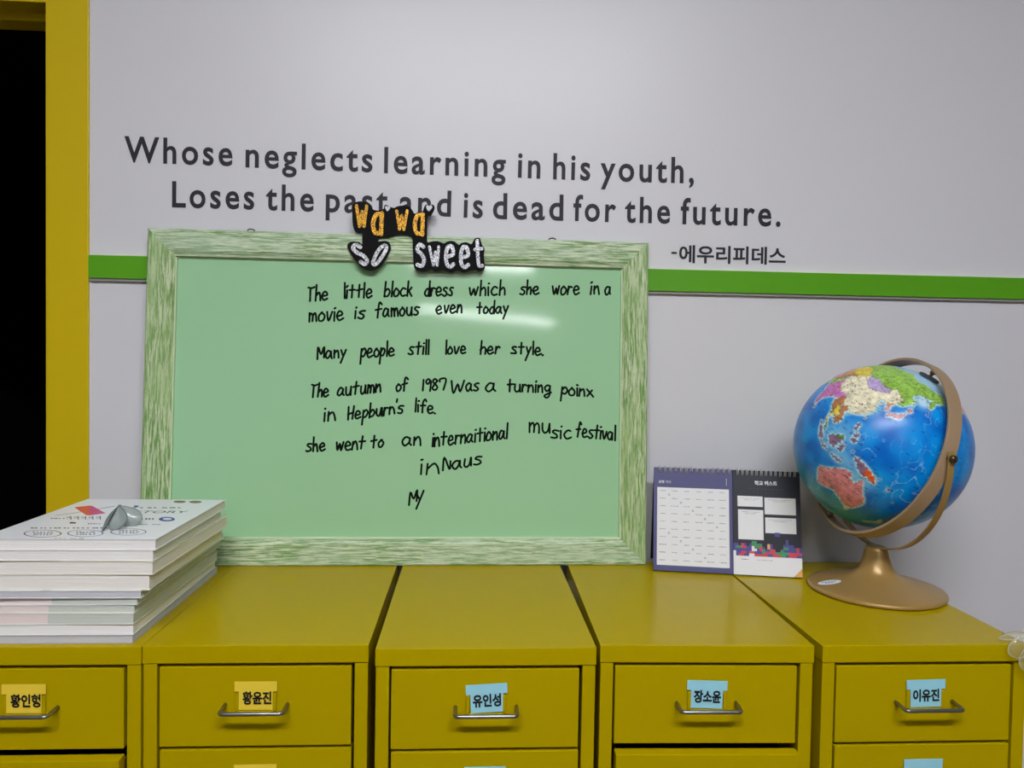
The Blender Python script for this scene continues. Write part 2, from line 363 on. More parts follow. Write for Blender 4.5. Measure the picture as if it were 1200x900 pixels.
# ------------------------------------------------------------------ wall lettering
WP = Plane((0, WY, 0), (1, 0, 0), (0, 0, 1))
def letter_line(name, label, words, hpx, ref):
    t = thing(name, label, 'lettering', loc=(float(WP.uv(words[0][1], words[0][3])[0]), WY, float(WP.uv(words[0][1], words[0][3])[1])))
    for txt, xa, xb, ya, yb in words:
        (u0, v0), (u1, v1) = WP.uv(xa, ya), WP.uv(xb, yb); L = math.hypot(u1-u0, v1-v0); an = math.atan2(v1-v0, u1-u0)
        hh = WP.uv(xa, ya-hpx)[1]-v0
        mb = MB(); mb.text(txt, M['vinyl'], 0, L, 0, hh, ref=ref, off=.018, space=1.22)
        mb.xform(Matrix.Translation((u0, WY-.0006, v0)) @ Matrix.Rotation(R_(90), 4, 'X') @ Matrix.Rotation(an, 4, 'Z'))
        o = mb.build('word', t); o.matrix_parent_inverse = Matrix.Translation(-t.location)
    return t
letter_line('wall_lettering', 'top line of dark vinyl lettering on the white wall', [
    ('Whose', 145.7, 272.5, 189.5, 194), ('neglects', 287.7, 436.5, 195.5, 201.3), ('learning', 450, 592.5, 202.3, 207.3),
    ('in', 606.5, 633, 207.6, 208.8), ('his', 648, 691.5, 209.4, 211), ('youth,', 703.5, 813, 211.3, 214.5)], 30.0, 'h')
letter_line('wall_lettering', 'second line of dark vinyl lettering, partly behind the glitter word sign', [
    ('Loses', 201.7, 298, 242.3, 245), ('the', 311.5, 367.7, 245.5, 247.5), ('past', 381.7, 454.5, 247.8, 250.2), ('and', 468, 528.3, 250.8, 253.4),
    ('is', 543, 565.5, 254.2, 255.2), ('dead', 577.5, 660, 256, 258), ('for', 671.5, 721.5, 258.3, 260), ('the', 732, 785, 260.1, 261.5),
    ('future.', 797.3, 914.5, 262, 265)], 30.0, 'h')
# the small line in hangul
t = thing('wall_lettering', 'small line of dark hangul lettering above the green strip', 'lettering', loc=(float(WP.uv(787, 306)[0]), WY, float(WP.uv(787, 306)[1])))
for txt, xa, xb, yb, yt in (('-', 786.7, 793, 297.5, 295.2), ('에우리피데스', 795.6, 920.5, 308.2, 287)):
    (u0, v0), (u1, v1) = WP.uv(xa, yb), WP.uv(xb, yb); vt = WP.uv(xa, yt)[1]
    mb = MB(); mb.text(txt, M['vinyl'], 0, u1-u0, 0, vt-v0, off=.024)
    mb.xform(Matrix.Translation((u0, WY-.0006, v0)) @ Matrix.Rotation(R_(90), 4, 'X') @ Matrix.Rotation(.004, 4, 'Z'))
    o = mb.build('word', t); o.matrix_parent_inverse = Matrix.Translation(-t.location)

# ------------------------------------------------------------------ drawer cabinets
CW, CH, CD = 0.2788, ZT, 0.405
LIP = 0.0225; PITCH = 0.1055; DH = 0.1010; STILE = 0.0175; DTOPZ = ZT-LIP-.0050
def cabinet(name_label, cx, yf, rz, cards, pulled):
    t = thing('drawer_cabinet', name_label, 'cabinet', 'yellow drawer cabinets along the wall', (cx, yf, 0), rz)
    Y = M['yellow']; w2 = CW/2
    b = MB()
    b.box((-w2, 0, ZT-LIP), (w2, CD, ZT), Y)                                      # the cap with its front lip
    b.box((-w2+.0008, .0012, .03), (-w2+STILE, CD-.001, ZT-LIP-.0006), Y); b.box((w2-STILE, .0012, .03), (w2-.0008, CD-.001, ZT-LIP-.0006), Y)
    b.box((-w2+STILE, CD-.008, .03), (w2-STILE, CD-.002, ZT-LIP-.0006), Y); b.box((-w2+STILE, .004, .03), (w2-STILE, CD-.008, .036), Y)
    for sx in (-1, 1):
        for yy in (.03, CD-.03): b.lathe([(0, 0), (.014, 0), (.014, .03), (0, .03)], M['steel'], 16, (sx*(w2-.03), yy, 0))
    b.build('body', t, .0009)
    for k in range(6):
        zt = DTOPZ - k*PITCH - (.003 if k in pulled else 0); zb = DTOPZ-k*PITCH-DH if k < 5 else .04
        dy = pulled.get(k, 0.0); x0, x1 = -w2+STILE+.0033, w2-STILE-.0033
        dxx = .0006*((k*7) % 3-1)
        d = MB(); d.box((x0+dxx, .0016, zb), (x1+dxx, .018, zt), Y)
        d.box((x0+.006, .018, zb+.006), (x0+.0075, CD-.03, zt-.012), Y); d.box((x1-.0075, .018, zb+.006), (x1-.006, CD-.03, zt-.012), Y)
        d.box((x0+.0075, .018, zb+.006), (x1-.0075, CD-.03, zb+.0075), M['shadowgap'])
        # label holder: two side tabs and a bottom tab folded out of the front
        cz = zt-.0175
        for sx in (-1, 1):
            d.box((sx*.0232-.0022, -.0022, cz-.0375), (sx*.0232+.0022, .0016, cz-.0145), Y)
        d.box((-.0222, -.0034, cz-.0405), (.0222, .0016, cz-.037), Y)
        dr_ = d.build('drawer', t, .0008); dr_.location = (0, -dy, 0)
        hx, hz = .0385, zt-.048
        P = [(-hx, .002, hz), (-hx, -.0175, hz-.0005)] + [(-hx+.005*(1-math.cos(a)), -.0175-.005*math.sin(a), hz-.0008) for a in np.linspace(.2, math.pi/2, 6)]
        P = P + [(-x, y, z) for x, y, z in P[::-1]]
        MB().tube(P, .0026, M['steel'], 12).build('handle', dr_)
        if k in cards:
            txt, col, rot, dx = cards[k]; c = MB(); m = M['card_y'] if col == 'y' else M['card_b']
            pts = [(-.0208, -.036), (.0208, -.036), (.0208, -.0125), (.0262, -.0125), (.0262, 0), (-.0262, 0), (-.0262, -.0125), (-.0208, -.0125)]
            c.prism(pts, 0, .0006, m)
            if txt: c.text(txt, M['black'], -.0178+dx*.6, .0178+dx*.6, -.0290, .0168, z=.0010, off=.040)
            c.xform(Matrix.Translation((0, -.0012, cz)) @ Matrix.Rotation(R_(90), 4, 'X') @ Matrix.Rotation(rot, 4, 'Z'))
            o = c.build('name_card', dr_); o['label'] = 'yellow name card' if col == 'y' else 'light blue name card'
    return t
cabinet('yellow drawer cabinet under the stack of books', -.4008-CW/2, .9345, 0, {0: ('황인형', 'y', 0.0, .004)}, {1: .014})
cabinet('yellow drawer cabinet just right of the books, yellow card on its closed drawer', -.4005+CW/2, .9372, 0, {0: ('황윤진', 'y', .0, .003), 1: ('황', 'y', 0, 0)}, {})
cabinet('yellow drawer cabinet under the middle of the green board', .0275, .9245, 0, {0: ('유인성', 'b', R_(3), 0), 1: ('유', 'b', 0, 0)}, {})
cabinet('yellow drawer cabinet under the desk calendar, second drawer slightly open', .3125, .9300, R_(-1.2), {0: ('장소윤', 'b', R_(-1.5), .001)}, {1: .014})
cabinet('yellow drawer cabinet under the globe', .6025, .9280, R_(.2), {0: ('이유진', 'b', R_(1.2), 0), 1: ('백지현', 'b', 0, 0)}, {})

# ------------------------------------------------------------------ green board leaning on the wall
BL, BR = np.array([-.5597, 1.2925, ZT]), np.array([.3225, 1.3070, ZT])
tilt = R_(3.4); ux = (BR-BL)/np.linalg.norm(BR-BL); back = np.cross(np.array([0, 0, 1.0]), ux)
BP = Plane(BL+np.array([0, 0, .0006]), ux, np.array([0, 0, 1])*math.cos(tilt)+back*math.sin(tilt))
BW = float(np.linalg.norm(BR-BL)); BH = .583; FW = .0465; FT = .017
board = thing('green_board', 'green marker board in a distressed frame, leaning on the wall', 'board', mt=BP.mat())
def rail(pts, m, horizontal):
    """mitred frame rail: outer edge, raised flat, bevel down to the inner lip"""
    (a, b_, c, d_) = pts    # outer a-b, inner c-d (c next to b)
    a, b_, c, d_ = [np.array(p) for p in pts]
    L = lambda s, t_, k: s+(t_-s)*k
    prof = [(0, -FT), (0, -.002), (.06, 0), (.80, 0), (.93, -.004), (1, -.0045), (1, -FT)]
    vs = []
    for k, z in prof: vs += [(*L(a, d_, k), z), (*L(b_, c, k), z)]
    n = len(prof); fs = [(2*i, 2*i+1, 2*i+3, 2*i+2) for i in range(n-1)] + [(2*(n-1), 2*(n-1)+1, 1, 0), tuple(range(0, 2*n, 2))[::-1], tuple(range(1, 2*n, 2))]
    mb = MB(); mb.add(vs, fs, m)
    bm = bmesh.new(); o = mb.build('frame_rail', board)
    bm.from_mesh(o.data); bmesh.ops.recalc_face_normals(bm, faces=bm.faces); bm.to_mesh(o.data); bm.free(); return o
O = [(0, 0), (BW, 0), (BW, BH), (0, BH)]; I = [(FW, FW), (BW-FW, FW), (BW-FW, BH-FW), (FW, BH-FW)]
rail((O[0], O[1], I[1], I[0]), M['frame_x'], True); rail((O[2], O[3], I[3], I[2]), M['frame_x'], True)
rail((O[1], O[2], I[2], I[1]), M['frame_y'], False); rail((O[3], O[0], I[0], I[3]), M['frame_y'], False)
lp = MB(); q = .0022
for a, b_ in (((FW, FW), (BW-FW, FW+q)), ((FW, BH-FW-q), (BW-FW, BH-FW)), ((FW, FW+q), (FW+q, BH-FW-q)), ((BW-FW-q, FW+q), (BW-FW, BH-FW-q))):
    lp.box((*a, -FT), (*b_, -.0112 if a[1] > BH/2 else -.0058), M['lip'])
lp.build('inner_lip', board)
SURF = -.0115
MB().box((FW+q, FW+q, -FT+.001), (BW-FW-q, BH-FW-q, SURF), M['board']).build('writing_surface', board)
for px, py in ((295, 268.3), (647, 278.5)):
    u, v = BP.uv(px, py, -.012)
    hg = MB(); hg.tube([(u+.0062*math.cos(a), BH+.0020+.0022*math.sin(a), -.010+.0042*math.sin(a)) for a in np.linspace(0, 2*math.pi, 20, endpoint=False)], .0011, M['wire'], 8, True)
    hg.box((u-.016, BH, -.0135), (u+.016, BH+.0006, -.008), M['wire']); hg.build('hanger', board)

# handwriting: single-stroke letters, x-height 1
G = {
 'a': [[(.75, .85), (.4, 1), (.1, .65), (.1, .25), (.35, 0), (.65, .35), (.75, .95), (.76, .3), (.92, .02)]],
 'b': [[(.1, 1.85), (.08, 0)], [(.08, .55), (.42, .95), (.75, .55), (.5, .05), (.08, .08)]],
 'c': [[(.72, .88), (.4, 1), (.08, .5), (.35, 0), (.78, .15)]],
 'd': [[(.7, .75), (.38, .95), (.08, .4), (.32, 0), (.66, .3), (.74, 1.85)], [(.74, 1.2), (.78, 0)]],
 'e': [[(.1, .45), (.72, .62), (.6, .97), (.3, 1), (.08, .5), (.35, 0), (.85, .18)]],
 'f': [[(.78, 1.55), (.55, 1.85), (.36, 1.4), (.33, -.05)], [(0, .9), (.75, 1.0)]],
 'g': [[(.7, .85), (.35, 1), (.08, .6), (.35, .2), (.7, .6), (.74, .95), (.72, -.4), (.4, -.75), (.12, -.45), (.9, .05)]],
 'h': [[(.1, 1.85), (.1, 0)], [(.1, .55), (.45, .95), (.65, .65), (.7, 0)]],
 'i': [[(.1, 1), (.12, 0)], [(.08, 1.42), (.16, 1.47)]],
 'k': [[(.1, 1.85), (.1, 0)], [(.6, 1.05), (.12, .5)], [(.3, .62), (.72, 0)]],
 'l': [[(.08, 1.85), (.14, 0)]],
 'm': [[(.06, 1), (.08, 0)], [(.08, .6), (.3, 1), (.46, .7), (.46, .05)], [(.46, .6), (.7, 1), (.88, .7), (.95, 0)]],
 'n': [[(.1, 1), (.1, 0)], [(.1, .55), (.45, 1), (.65, .65), (.72, 0)]],
 'o': [[(.4, 1), (.1, .6), (.2, .05), (.6, .1), (.75, .6), (.4, 1)]],
 'p': [[(.1, 1), (.06, -.85)], [(.1, .7), (.45, 1.05), (.72, .65), (.45, .12), (.1, .2)]],
 'r': [[(.1, 1), (.1, 0)], [(.1, .5), (.35, .95), (.62, .88)]],
 's': [[(.66, .92), (.3, 1), (.12, .75), (.5, .45), (.6, .15), (.3, 0), (0, .1)]],
 't': [[(.36, 1.6), (.34, .05)], [(0, .98), (.75, 1.02)]],
 'u': [[(.08, 1), (.1, .25), (.38, 0), (.62, .3), (.7, 1)], [(.7, 1), (.76, 0)]],
 'v': [[(.04, 1), (.33, 0), (.68, 1)]],
 'w': [[(.02, 1), (.22, 0), (.48, .85), (.68, 0), (.95, 1.05)]],
 'x': [[(.0, 1), (.85, .0)], [(.65, .9), (.1, .05)]],
 'y': [[(.06, 1), (.35, .25)], [(.68, 1.05), (.1, -.8)]],
 'T': [[(-.05, 1.62), (.5, 1.5), (.85, 1.62)], [(.3, 1.55), (.36, 0)]],
 'M': [[(.06, 0), (.12, 1.65), (.5, .55), (.9, 1.65), (.96, .1)]],
 'N': [[(.08, .1), (.12, 1.75), (.7, .1), (.72, 1.1)]],
 'H': [[(.08, 1.7), (.12, 0)], [(.8, 1.75), (.74, .05)], [(.1, .75), (.8, .95)]],
 'W': [[(.0, 1.6), (.22, 0), (.5, 1.2), (.72, .1), (1, 1.6)]],
 '1': [[(.1, 1.75), (.1, 0)]], '9': [[(.62, 1.4), (.35, 1.75), (.08, 1.35), (.35, 1.0), (.62, 1.45), (.6, 0)]],
 '8': [[(.6, 1.5), (.3, 1.75), (.1, 1.35), (.6, .5), (.4, 0), (.08, .35), (.6, 1.5)]], '7': [[(.0, 1.25), (.05, 1.65), (.68, 1.65), (.5, 0)]],
 "'": [[(.12, 1.95), (.04, 1.5)]], '.': [[(.05, .02), (.12, .06)]],
}
def word_strokes(txt):
    x = 0.0; out = []
    for ch in txt:
        g = G[ch]; xs = [p[0] for s in g for p in s]; a, b_ = min(xs), max(xs)
        for s in g: out.append([(p[0]-a+x, p[1]) for p in s])
        x += (b_-a) + (.26 if ch not in "'." else .2)
    mx = max(p[0] for s in out for p in s)
    return out, mx
def handwriting(words):
    for txt, xa, xb, ya, yb, xh in words:
        mb = MB(); st, mx = word_strokes(txt)
        (u0, v0), (u1, v1) = BP.uv(xa, ya, SURF), BP.uv(xb, yb, SURF); vh = BP.uv((xa+xb)/2, (ya+yb)/2-xh, SURF)[1]-(v0+v1)/2
        for s in st:
            s = [(u0+(u1-u0)*p[0]/mx + .10*vh*p[1]*.6, v0+(v1-v0)*p[0]/mx+vh*p[1]) for p in s]
            s = [(p[0]+rng.randn()*.0004, p[1]+rng.randn()*.0004) for p in s]
            mb.stroke(smooth_path(s, 4), .0036, SURF+.00005, SURF+.0003, M['ink'])
        mb.build('handwritten_word', board)
handwriting([('The', 359.5, 384, 353, 351.5, 10), ('little', 403, 435.5, 349.5, 348.5, 9.5), ('block', 450.5, 482.5, 347.6, 347, 9.5), ('dress', 498, 530.5, 347, 346.3, 9.5),
             ('which', 550, 591.5, 346.5, 345.5, 9.5), ('she', 609.5, 631, 345.3, 344.8, 9), ('wore', 647, 678.5, 345.2, 344.8, 9.5), ('in', 692, 702, 344.8, 344.6, 9.5), ('a', 709, 715.5, 345.2, 345, 9)])
handwriting([('movie', 362, 402, 377, 374.8, 10), ('is', 415.8, 427, 373.3, 372.6, 9), ('famous', 439.5, 490.5, 371.8, 369, 9.5), ('even', 511, 541, 367.8, 366.2, 9), ('today', 558.5, 594.5, 367.6, 367, 8)])
handwriting([('Many', 371.5, 404.5, 420.3, 418.3, 8.5), ('people', 422.8, 461.5, 418.7, 417.2, 9.5), ('still', 478.5, 502, 415.5, 415, 9), ('love', 522, 545.5, 414.8, 414.6, 8.5),
             ('her', 563, 585.5, 415, 414.6, 8.5), ('style.', 599, 636.5, 414.5, 416.5, 8.5)])
handwriting([('The', 364, 384.5, 465.7, 464.5, 9), ('autumn', 395.5, 446, 464.3, 459.3, 9.5), ('of', 464.3, 477, 458.3, 457, 8), ('1987', 495.5, 521.5, 458, 456.5, 7.6), ('W', 528.3, 543, 461, 460.5, 9), ('as', 546, 560.5, 458.3, 457.6, 9),
             ('a', 569.3, 580, 458.5, 458.5, 10), ('turning', 594, 645.5, 458.7, 460, 8.5), ('poinx', 658, 695.5, 462.3, 465.3, 8.5)])
handwriting([('in', 379.5, 392.5, 493.3, 492.7, 10), ("Hepburn's", 407.3, 472, 492.3, 484, 9), ('life.', 486.5, 510, 482.3, 485, 8.5)])
handwriting([('she', 358.5, 381, 529, 528, 9), ('went', 394, 427, 528, 526.5, 9.5), ('to', 434.5, 449, 525.5, 524, 9), ('an', 471.5, 493, 522.3, 521.5, 10), ('internaitional', 506.5, 594, 523.3, 513.8, 10)])
handwriting([('mu', 620.2, 644, 506.6, 507.5, 11), ('sic', 646, 669, 513.5, 514, 9.5), ('festival', 674.5, 720.5, 511.5, 516, 9.5)])
handwriting([('in', 492.5, 514, 556, 555, 12), ('Naus', 519, 563.5, 552.5, 543.5, 9.5)])
handwriting([('M', 479.5, 488.5, 592, 588, 9), ('y', 488, 495.5, 588.5, 586, 10)])

# ------------------------------------------------------------------ glitter word sign on the top of the board
SP = Plane(BP.o+BP.n*.003, BP.u, BP.v)
def sz(zx, zy): return SP.uv(390+zx/6.0, 225+zy/6.0)
so = sz(560, 330)
sign = thing('word_sign', 'black foam word sign with gold and silver glitter letters on the board top', 'sign', mt=SP.mat() @ Matrix.Translation((so[0], so[1], 0)))
def SL(pts): return [tuple(np.array(sz(*p))-np.array(so)) for p in pts]
outl = [(140, 105), (150, 80), (190, 68), (235, 75), (265, 95), (285, 125), (312, 132), (340, 128), (360, 118), (362, 100), (376, 92), (395, 102), (430, 114), (450, 105), (480, 98), (520, 98), (545, 110),
        (562, 135), (576, 155), (600, 145), (632, 138), (640, 115), (650, 95), (666, 90), (681, 99), (700, 90), (716, 105), (710, 132), (690, 162), (669, 168), (665, 230), (663, 320), (667, 355), (700, 349), (740, 348), (780, 363),
        (800, 353), (830, 345), (860, 353), (886, 374), (905, 360), (940, 355), (973, 368), (988, 345), (1003, 326), (1030, 325), (1042, 350), (1050, 375), (1066, 400), (1062, 450), (1068, 520), (1063, 545), (1030, 558),
        (1000, 548), (970, 552), (920, 565), (880, 550), (830, 565), (780, 550), (720, 558), (690, 545), (640, 560), (592, 550), (570, 520), (566, 460), (562, 380), (560, 330), (540, 306), (485, 298), (430, 307), (380, 318),
        (328, 323), (323, 349), (350, 345), (385, 348), (405, 370), (405, 405), (385, 450), (350, 505), (310, 540), (262, 552), (210, 537), (165, 492), (125, 432), (104, 388), (113, 360), (150, 350), (190, 357), (207, 368),
        (208, 330), (205, 290), (180, 290), (155, 275), (142, 230), (138, 160)]
bk_ = MB(); bk_.prism([tuple(p) for p in smooth_path(SL(outl), 3, True)], -.0024, .0024, M['foam']); bk_.build('backing', sign)
k6 = SP.uv(390+100/6, 250)[0]-SP.uv(390, 250)[0]; k6 /= 100     # metres per zoomed pixel
def glyph(name, strokes, wd, m):
    mb = MB()
    for i, s in enumerate(strokes):
        mb.stroke(smooth_path(SL(s), 5), wd*k6, .0026, .0042+.0002*i, m)
    return mb.build(name, sign)
for s, wd in (([[(168, 100), (190, 246)], [(190, 246), (208, 140)], [(208, 140), (222, 246)], [(222, 246), (240, 102)]], 21),
              ([[(340, 160), (305, 166), (284, 225), (298, 288), (332, 292)], [(347, 152), (341, 300)]], 30),
              ([[(450, 136), (470, 266)], [(470, 266), (486, 170)], [(486, 170), (500, 268)], [(500, 268), (524, 136)]], 20),
              ([[(628, 165), (595, 171), (577, 230), (590, 290), (622, 295)], [(634, 160), (630, 302)]], 28)):
    o = glyph('glitter_letter', s, wd, M['gold']); o['label'] = 'gold glitter letter'
for s, wd in (([[(195, 390), (162, 374), (145, 400), (178, 432), (218, 452), (243, 486), (228, 510), (198, 494)]], 28),
              ([smooth_path([(362, 378), (378, 400), (340, 470), (300, 512), (284, 495), (318, 420)], 3, True)+[(362, 378)]], 25),
              ([[(637, 388), (612, 372), (594, 410), (625, 440), (643, 482), (626, 522), (596, 514)]], 27),
              ([[(680, 388), (708, 518)], [(708, 518), (722, 425)], [(722, 425), (735, 518)], [(735, 518), (745, 388)]], 19),
              ([[(802, 458), (846, 440), (838, 388), (812, 388), (797, 435), (800, 500), (824, 530), (848, 510)]], 27),
              ([[(902, 464), (950, 448), (940, 394), (916, 392), (901, 440), (904, 505), (926, 532), (952, 515)]], 27),
              ([[(1015, 345), (1021, 480), (1030, 522), (1050, 520)], [(1001, 408), (1046, 402)]], 25)):
    o = glyph('glitter_letter', s, wd, M['silver']); o['label'] = 'silver glitter letter'
for cx, cy, r in ((386, 118, 17), (677, 115, 20)):
    hp = [(cx, cy-r*.55), (cx+r*.5, cy-r), (cx+r*1.1, cy-r*.6), (cx+r*.9, cy+r*.2), (cx-r*.1, cy+r*1.15), (cx-r*.85, cy+r*.2), (cx-r*.95, cy-r*.7), (cx-r*.4, cy-r)]
    h_ = MB(); h_.prism([tuple(p) for p in smooth_path(SL(hp), 4, True)], .0024, .0032, M['heartgrey']); h_.build('heart', sign)

# ------------------------------------------------------------------ stack of books
PG = [pages('page_edges_cream', (246, 241, 234)), pages('page_edges_white', (248, 245, 243)), pages('page_edges_bleed', (208, 214, 206), (-.105, (242, 226, 224))), pages('page_edges_tan', (222, 212, 184)), pages('page_edges_grey', (206, 206, 212))]
ZB = [.690, .7003, .7138, .7278, .738, .7472, .7569, .7768, .794, .8075, .8215]
BK = [  # front-right x, front y, back y, width, yaw, pages, cover, label
 (-.416, .946, 1.260, .215, 0.0, 4, 'cover_g', 'lowest book of the stack on the left cabinet'),
 (-.4155, .948, 1.256, .213, .4, 1, 'cover', 'white book second from the bottom of the stack'),
 (-.415, .9465, 1.252, .213, -.3, 2, 'cover_w', 'third book from the bottom, its page edges part pink and part grey'),
 (-.4145, .9485, 1.256, .213, .2, 2, 'cover_w', 'fourth book from the bottom, in the lower half of the stack'),
 (-.411, .9475, 1.254, .213, -.5, 2, 'cover', 'fifth book from the bottom of the stack, thin'),
 (-.4055, .9455, 1.262, .216, .3, 4, 'cover', 'sticking-out white book with dark marks on its cover, mid-stack'),
 (-.396, .9465, 1.222, .207, 0., 0, 'cover_w', 'thickest cream-edged book, fourth from the top of the stack'),
 (-.391, .9450, 1.222, .214, -.6, 0, 'cover_w', 'cream-edged book third from the top of the stack'),
 (-.3915, .9465, 1.208, .213, .4, 1, 'cover_w', 'white-edged book directly under the top book'),
 (-.388, .9465, 1.2125, .2155, 0., 1, 'cover', 'top book of the stack with a colourful printed white cover'),
]
def book(i):
    xr, y0, y1, wd, yaw, pg, cov, label = BK[i]; z0, z1 = ZB[i]+.0001, ZB[i+1]-.0001; D = y1-y0
    t = thing('book', label, 'book', 'books stacked on the left cabinet', (xr, y0, z0), R_(yaw)); H = z1-z0; ct = .0007
    sg = .0009
    p = MB(); p.box((-wd+.002, .0008, ct), (-.0006-.0004*(i % 2), D-.0008, H-ct), PG[pg]); pb = p.build('page_block', t)
    c = MB(); m = M[cov]
    c.box((-wd, 0, 0), (0, D, ct), m); c.box((-wd, 0, H-ct), (0, D, H), m); c.box((-wd, 0, ct), (-wd+.0018, D, H-ct), m)
    if i == 5:   # dark printed marks near the cover's edges
        for ax, ay, rx, ry in ((-.115, .0035, .0085, .0030), (-.006, .165, .0022, .006), (-.006, .115, .0022, .006)):
            c.prism([(ax+rx*math.cos(q), ay+ry*math.sin(q)) for q in np.linspace(0, 2*math.pi, 20, endpoint=False)], H, H+.00005, M['blueink'])
    if i == 9:
        def U(px, py): q = onz(px, py, z1); return (q[0]-xr, q[1]-y0)
        def poly(pts, m, k=0): c.prism([U(*p) for p in pts], H, H+.00006+.00003*k, m)
        poly([(87, 594.5), (104, 592.5), (105, 604), (101, 603.8)], M['p_orange'])
        poly([(104, 592.5), (108, 592.8), (124, 601.5), (105, 604)], M['p_pink'])
        c.stroke([U(65, 604), U(82, 602), U(95, 599.8)], .0022, H, H+.00005, M['greyink'])
        c.stroke([U(115, 596.5), U(134, 593.2)], .0026, H, H+.00005, M['blueink'])
        def ell(px, py, rx, ry, m, ring=None, k=0):
            pts = [U(px+rx*math.cos(q), py+ry*math.sin(q)) for q in np.linspace(0, 2*math.pi, 40, endpoint=False)]
            if ring: c.stroke(pts+[pts[0]], ring, H, H+.00005+.00003*k, m)
            else: c.prism(pts, H, H+.00005+.00003*k, m)
        ell(210.5, 588, 7.2, 1.4, M['p_olive']); ell(229, 588.2, 7.4, 1.5, M['p_olive'])
        ell(195.5, 608.4, 9.5, 2.6, M['blueink']); ell(196, 608.2, 5.5, 1.3, M['sticker'], k=1); ell(159.5, 593.5, 3, 1.1, M['blueink'])
        ell(50, 625.3, 21.5, 4.2, M['p_maroon'], .0016); ell(100, 624.9, 20.5, 4.0, M['blueink'], .0014); ell(150.5, 623.3, 20.5, 3.9, M['p_maroon'], .0014)
        def line_text(txt, xa, xb, yb, yt, m, off=.0):
            a, b2 = U(xa, yb), U(xb, yb); top = U(xa, yt)
            c.text(txt, m, 0, math.hypot(b2[0]-a[0], b2[1]-a[1]), 0, top[1]-a[1], z=H+.00008, off=off,
                   xf=Matrix.Translation((a[0], a[1], 0)) @ Matrix.Rotation(math.atan2(b2[1]-a[1], b2[0]-a[0]), 4, 'Z'))
        line_text('STORY', 155, 217, 601.3, 598.6, M['black'], .0)
        # lines too small to read in the photo: rows of short dashes
        def dashes(xa, xb, y, hh, m, n, seed):
            r = random.Random(seed); xs = [xa+(xb-xa)*(k+r.random()*.4)/n for k in range(n)]
            for x in xs:
                wv = (xb-xa)/n*r.uniform(.35, .8); c.prism([U(x, y), U(x+wv, y), U(x+wv+.3, y-hh*r.uniform(.6, 1)), U(x+.3, y-hh)], H, H+.00006, m)
        dashes(152, 215, 595.5, 1.0, M['greyink'], 7, 1); dashes(58, 76, 608, 1.1, M['greyink'], 5, 2)
        dashes(80, 98, 613.5, 1.6, M['black'], 1, 4); dashes(102, 118, 614.3, 1.2, M['greyink'], 5, 5)
        dashes(164, 182, 609, 1.8, M['greyink'], 4, 6); dashes(35, 128, 619.3, 1.2, M['greyink'], 17, 7); dashes(130, 200, 615, .5, M['greyink'], 3, 8)
        for cx, cy in ((50, 625.3), (100, 624.9), (150.5, 623.3)):
            for k in (-1.3, .3, 1.9): dashes(cx-12, cx+12, cy+k, .9, M['greyink'], 6, cx+k)
        dashes(62, 98, 631.2, .4, M['greyink'], 6, 9); dashes(92, 98, 631.4, .8, M['black'], 2, 10)
        for k in range(5):   # the book title, syllable blocks too small to read
            x = 78+k*8.6
            ell(x+2.2, 606.2, 1.7, .7, M['black'], .0009); c.stroke([U(x+5, 604.9), U(x+5.2, 608.8)], .0011, H, H+.00006, M['black']); c.stroke([U(x, 608), U(x+4, 607.8)], .0010, H, H+.00006, M['black'])
    co_ = c.build('cover', t)
    return t
for i in range(10): book(i)

# ------------------------------------------------------------------ folded plastic hearts
def petal(mb, apex, tip, nrm, width, m, rim, bulge=.006, n=12, k=9, round_=.68):
    """a curved rounded leaf from the apex to its far end"""
    A, T = Vector(apex), Vector(tip); ax = T-A; L = ax.length; ax.normalize(); nn = Vector(nrm); nn = (nn-ax*nn.dot(ax)).normalized(); sd = ax.cross(nn)
    vs = []
    for i in range(n+1):
        s = i/n
        wv = width/2*(math.sin(math.pi*min(s/round_, 1)/2)**1.1 if s < round_ else math.sqrt(max(0, 1-((s-round_)/(1-round_))**2)))
        wv = max(wv, width*.012)
        for j in range(k+1):
            q = j/k*2-1
            vs.append(A+ax*L*s+sd*wv*q+nn*(bulge*math.sin(math.pi*s)*(1-q*q)))
    fs = [(i*(k+1)+j, i*(k+1)+j+1, (i+1)*(k+1)+j+1, (i+1)*(k+1)+j) for i in range(n) for j in range(k)]
    mb.add(vs, fs, m, True)
    edge = [vs[i*(k+1)] for i in range(n+1)] + [vs[i*(k+1)+k] for i in range(n, -1, -1)]
    mb.tube([e for e in edge[:n+1]], .0007, rim, 6); mb.tube([e for e in edge[n+1:]], .0007, rim, 6)
    return mb
zt = ZB[10]
rimgrey = mat('grey_plastic_edge', (118, 128, 126), .3, alpha=.85, vary=((40, 40, 40), .05))
c0 = onz(140, 617, zt)
ht = thing('plastic_heart', 'folded heart of translucent grey plastic lying on the top book', 'ornament', 'folded plastic hearts', (c0[0], c0[1], zt))
A_ = np.array([*c0[:2], zt]); ap = ony(139.5, 592, c0[1]+.012)-A_
def rel(px, py): q = onz(px, py, zt+.0012)-A_; return q
for tip, nn, wd in ((rel(137, 620.5), (0, -1, .3), .024), (rel(161.5, 615), (.3, -1, .5), .025), (rel(119.5, 622), (-.9, -.35, .2), .014)):
    o = petal(MB(), ap, tip, nn, wd, M['film'], rimgrey, .004).build('petal', ht)
yf = .9275; e0 = onz(1196, 751, ZT); e0 = np.array([.727, .929, ZT])
h2 = thing('plastic_heart', 'clear plastic heart hanging over the cabinet corner right of the globe', 'ornament', 'folded plastic hearts', tuple(e0))
def rz_(px, py, z): return onz(px, py, z)-e0
def ry_(px, py, y): return ony(px, py, y)-e0
apx = ry_(1216, 742, .934)
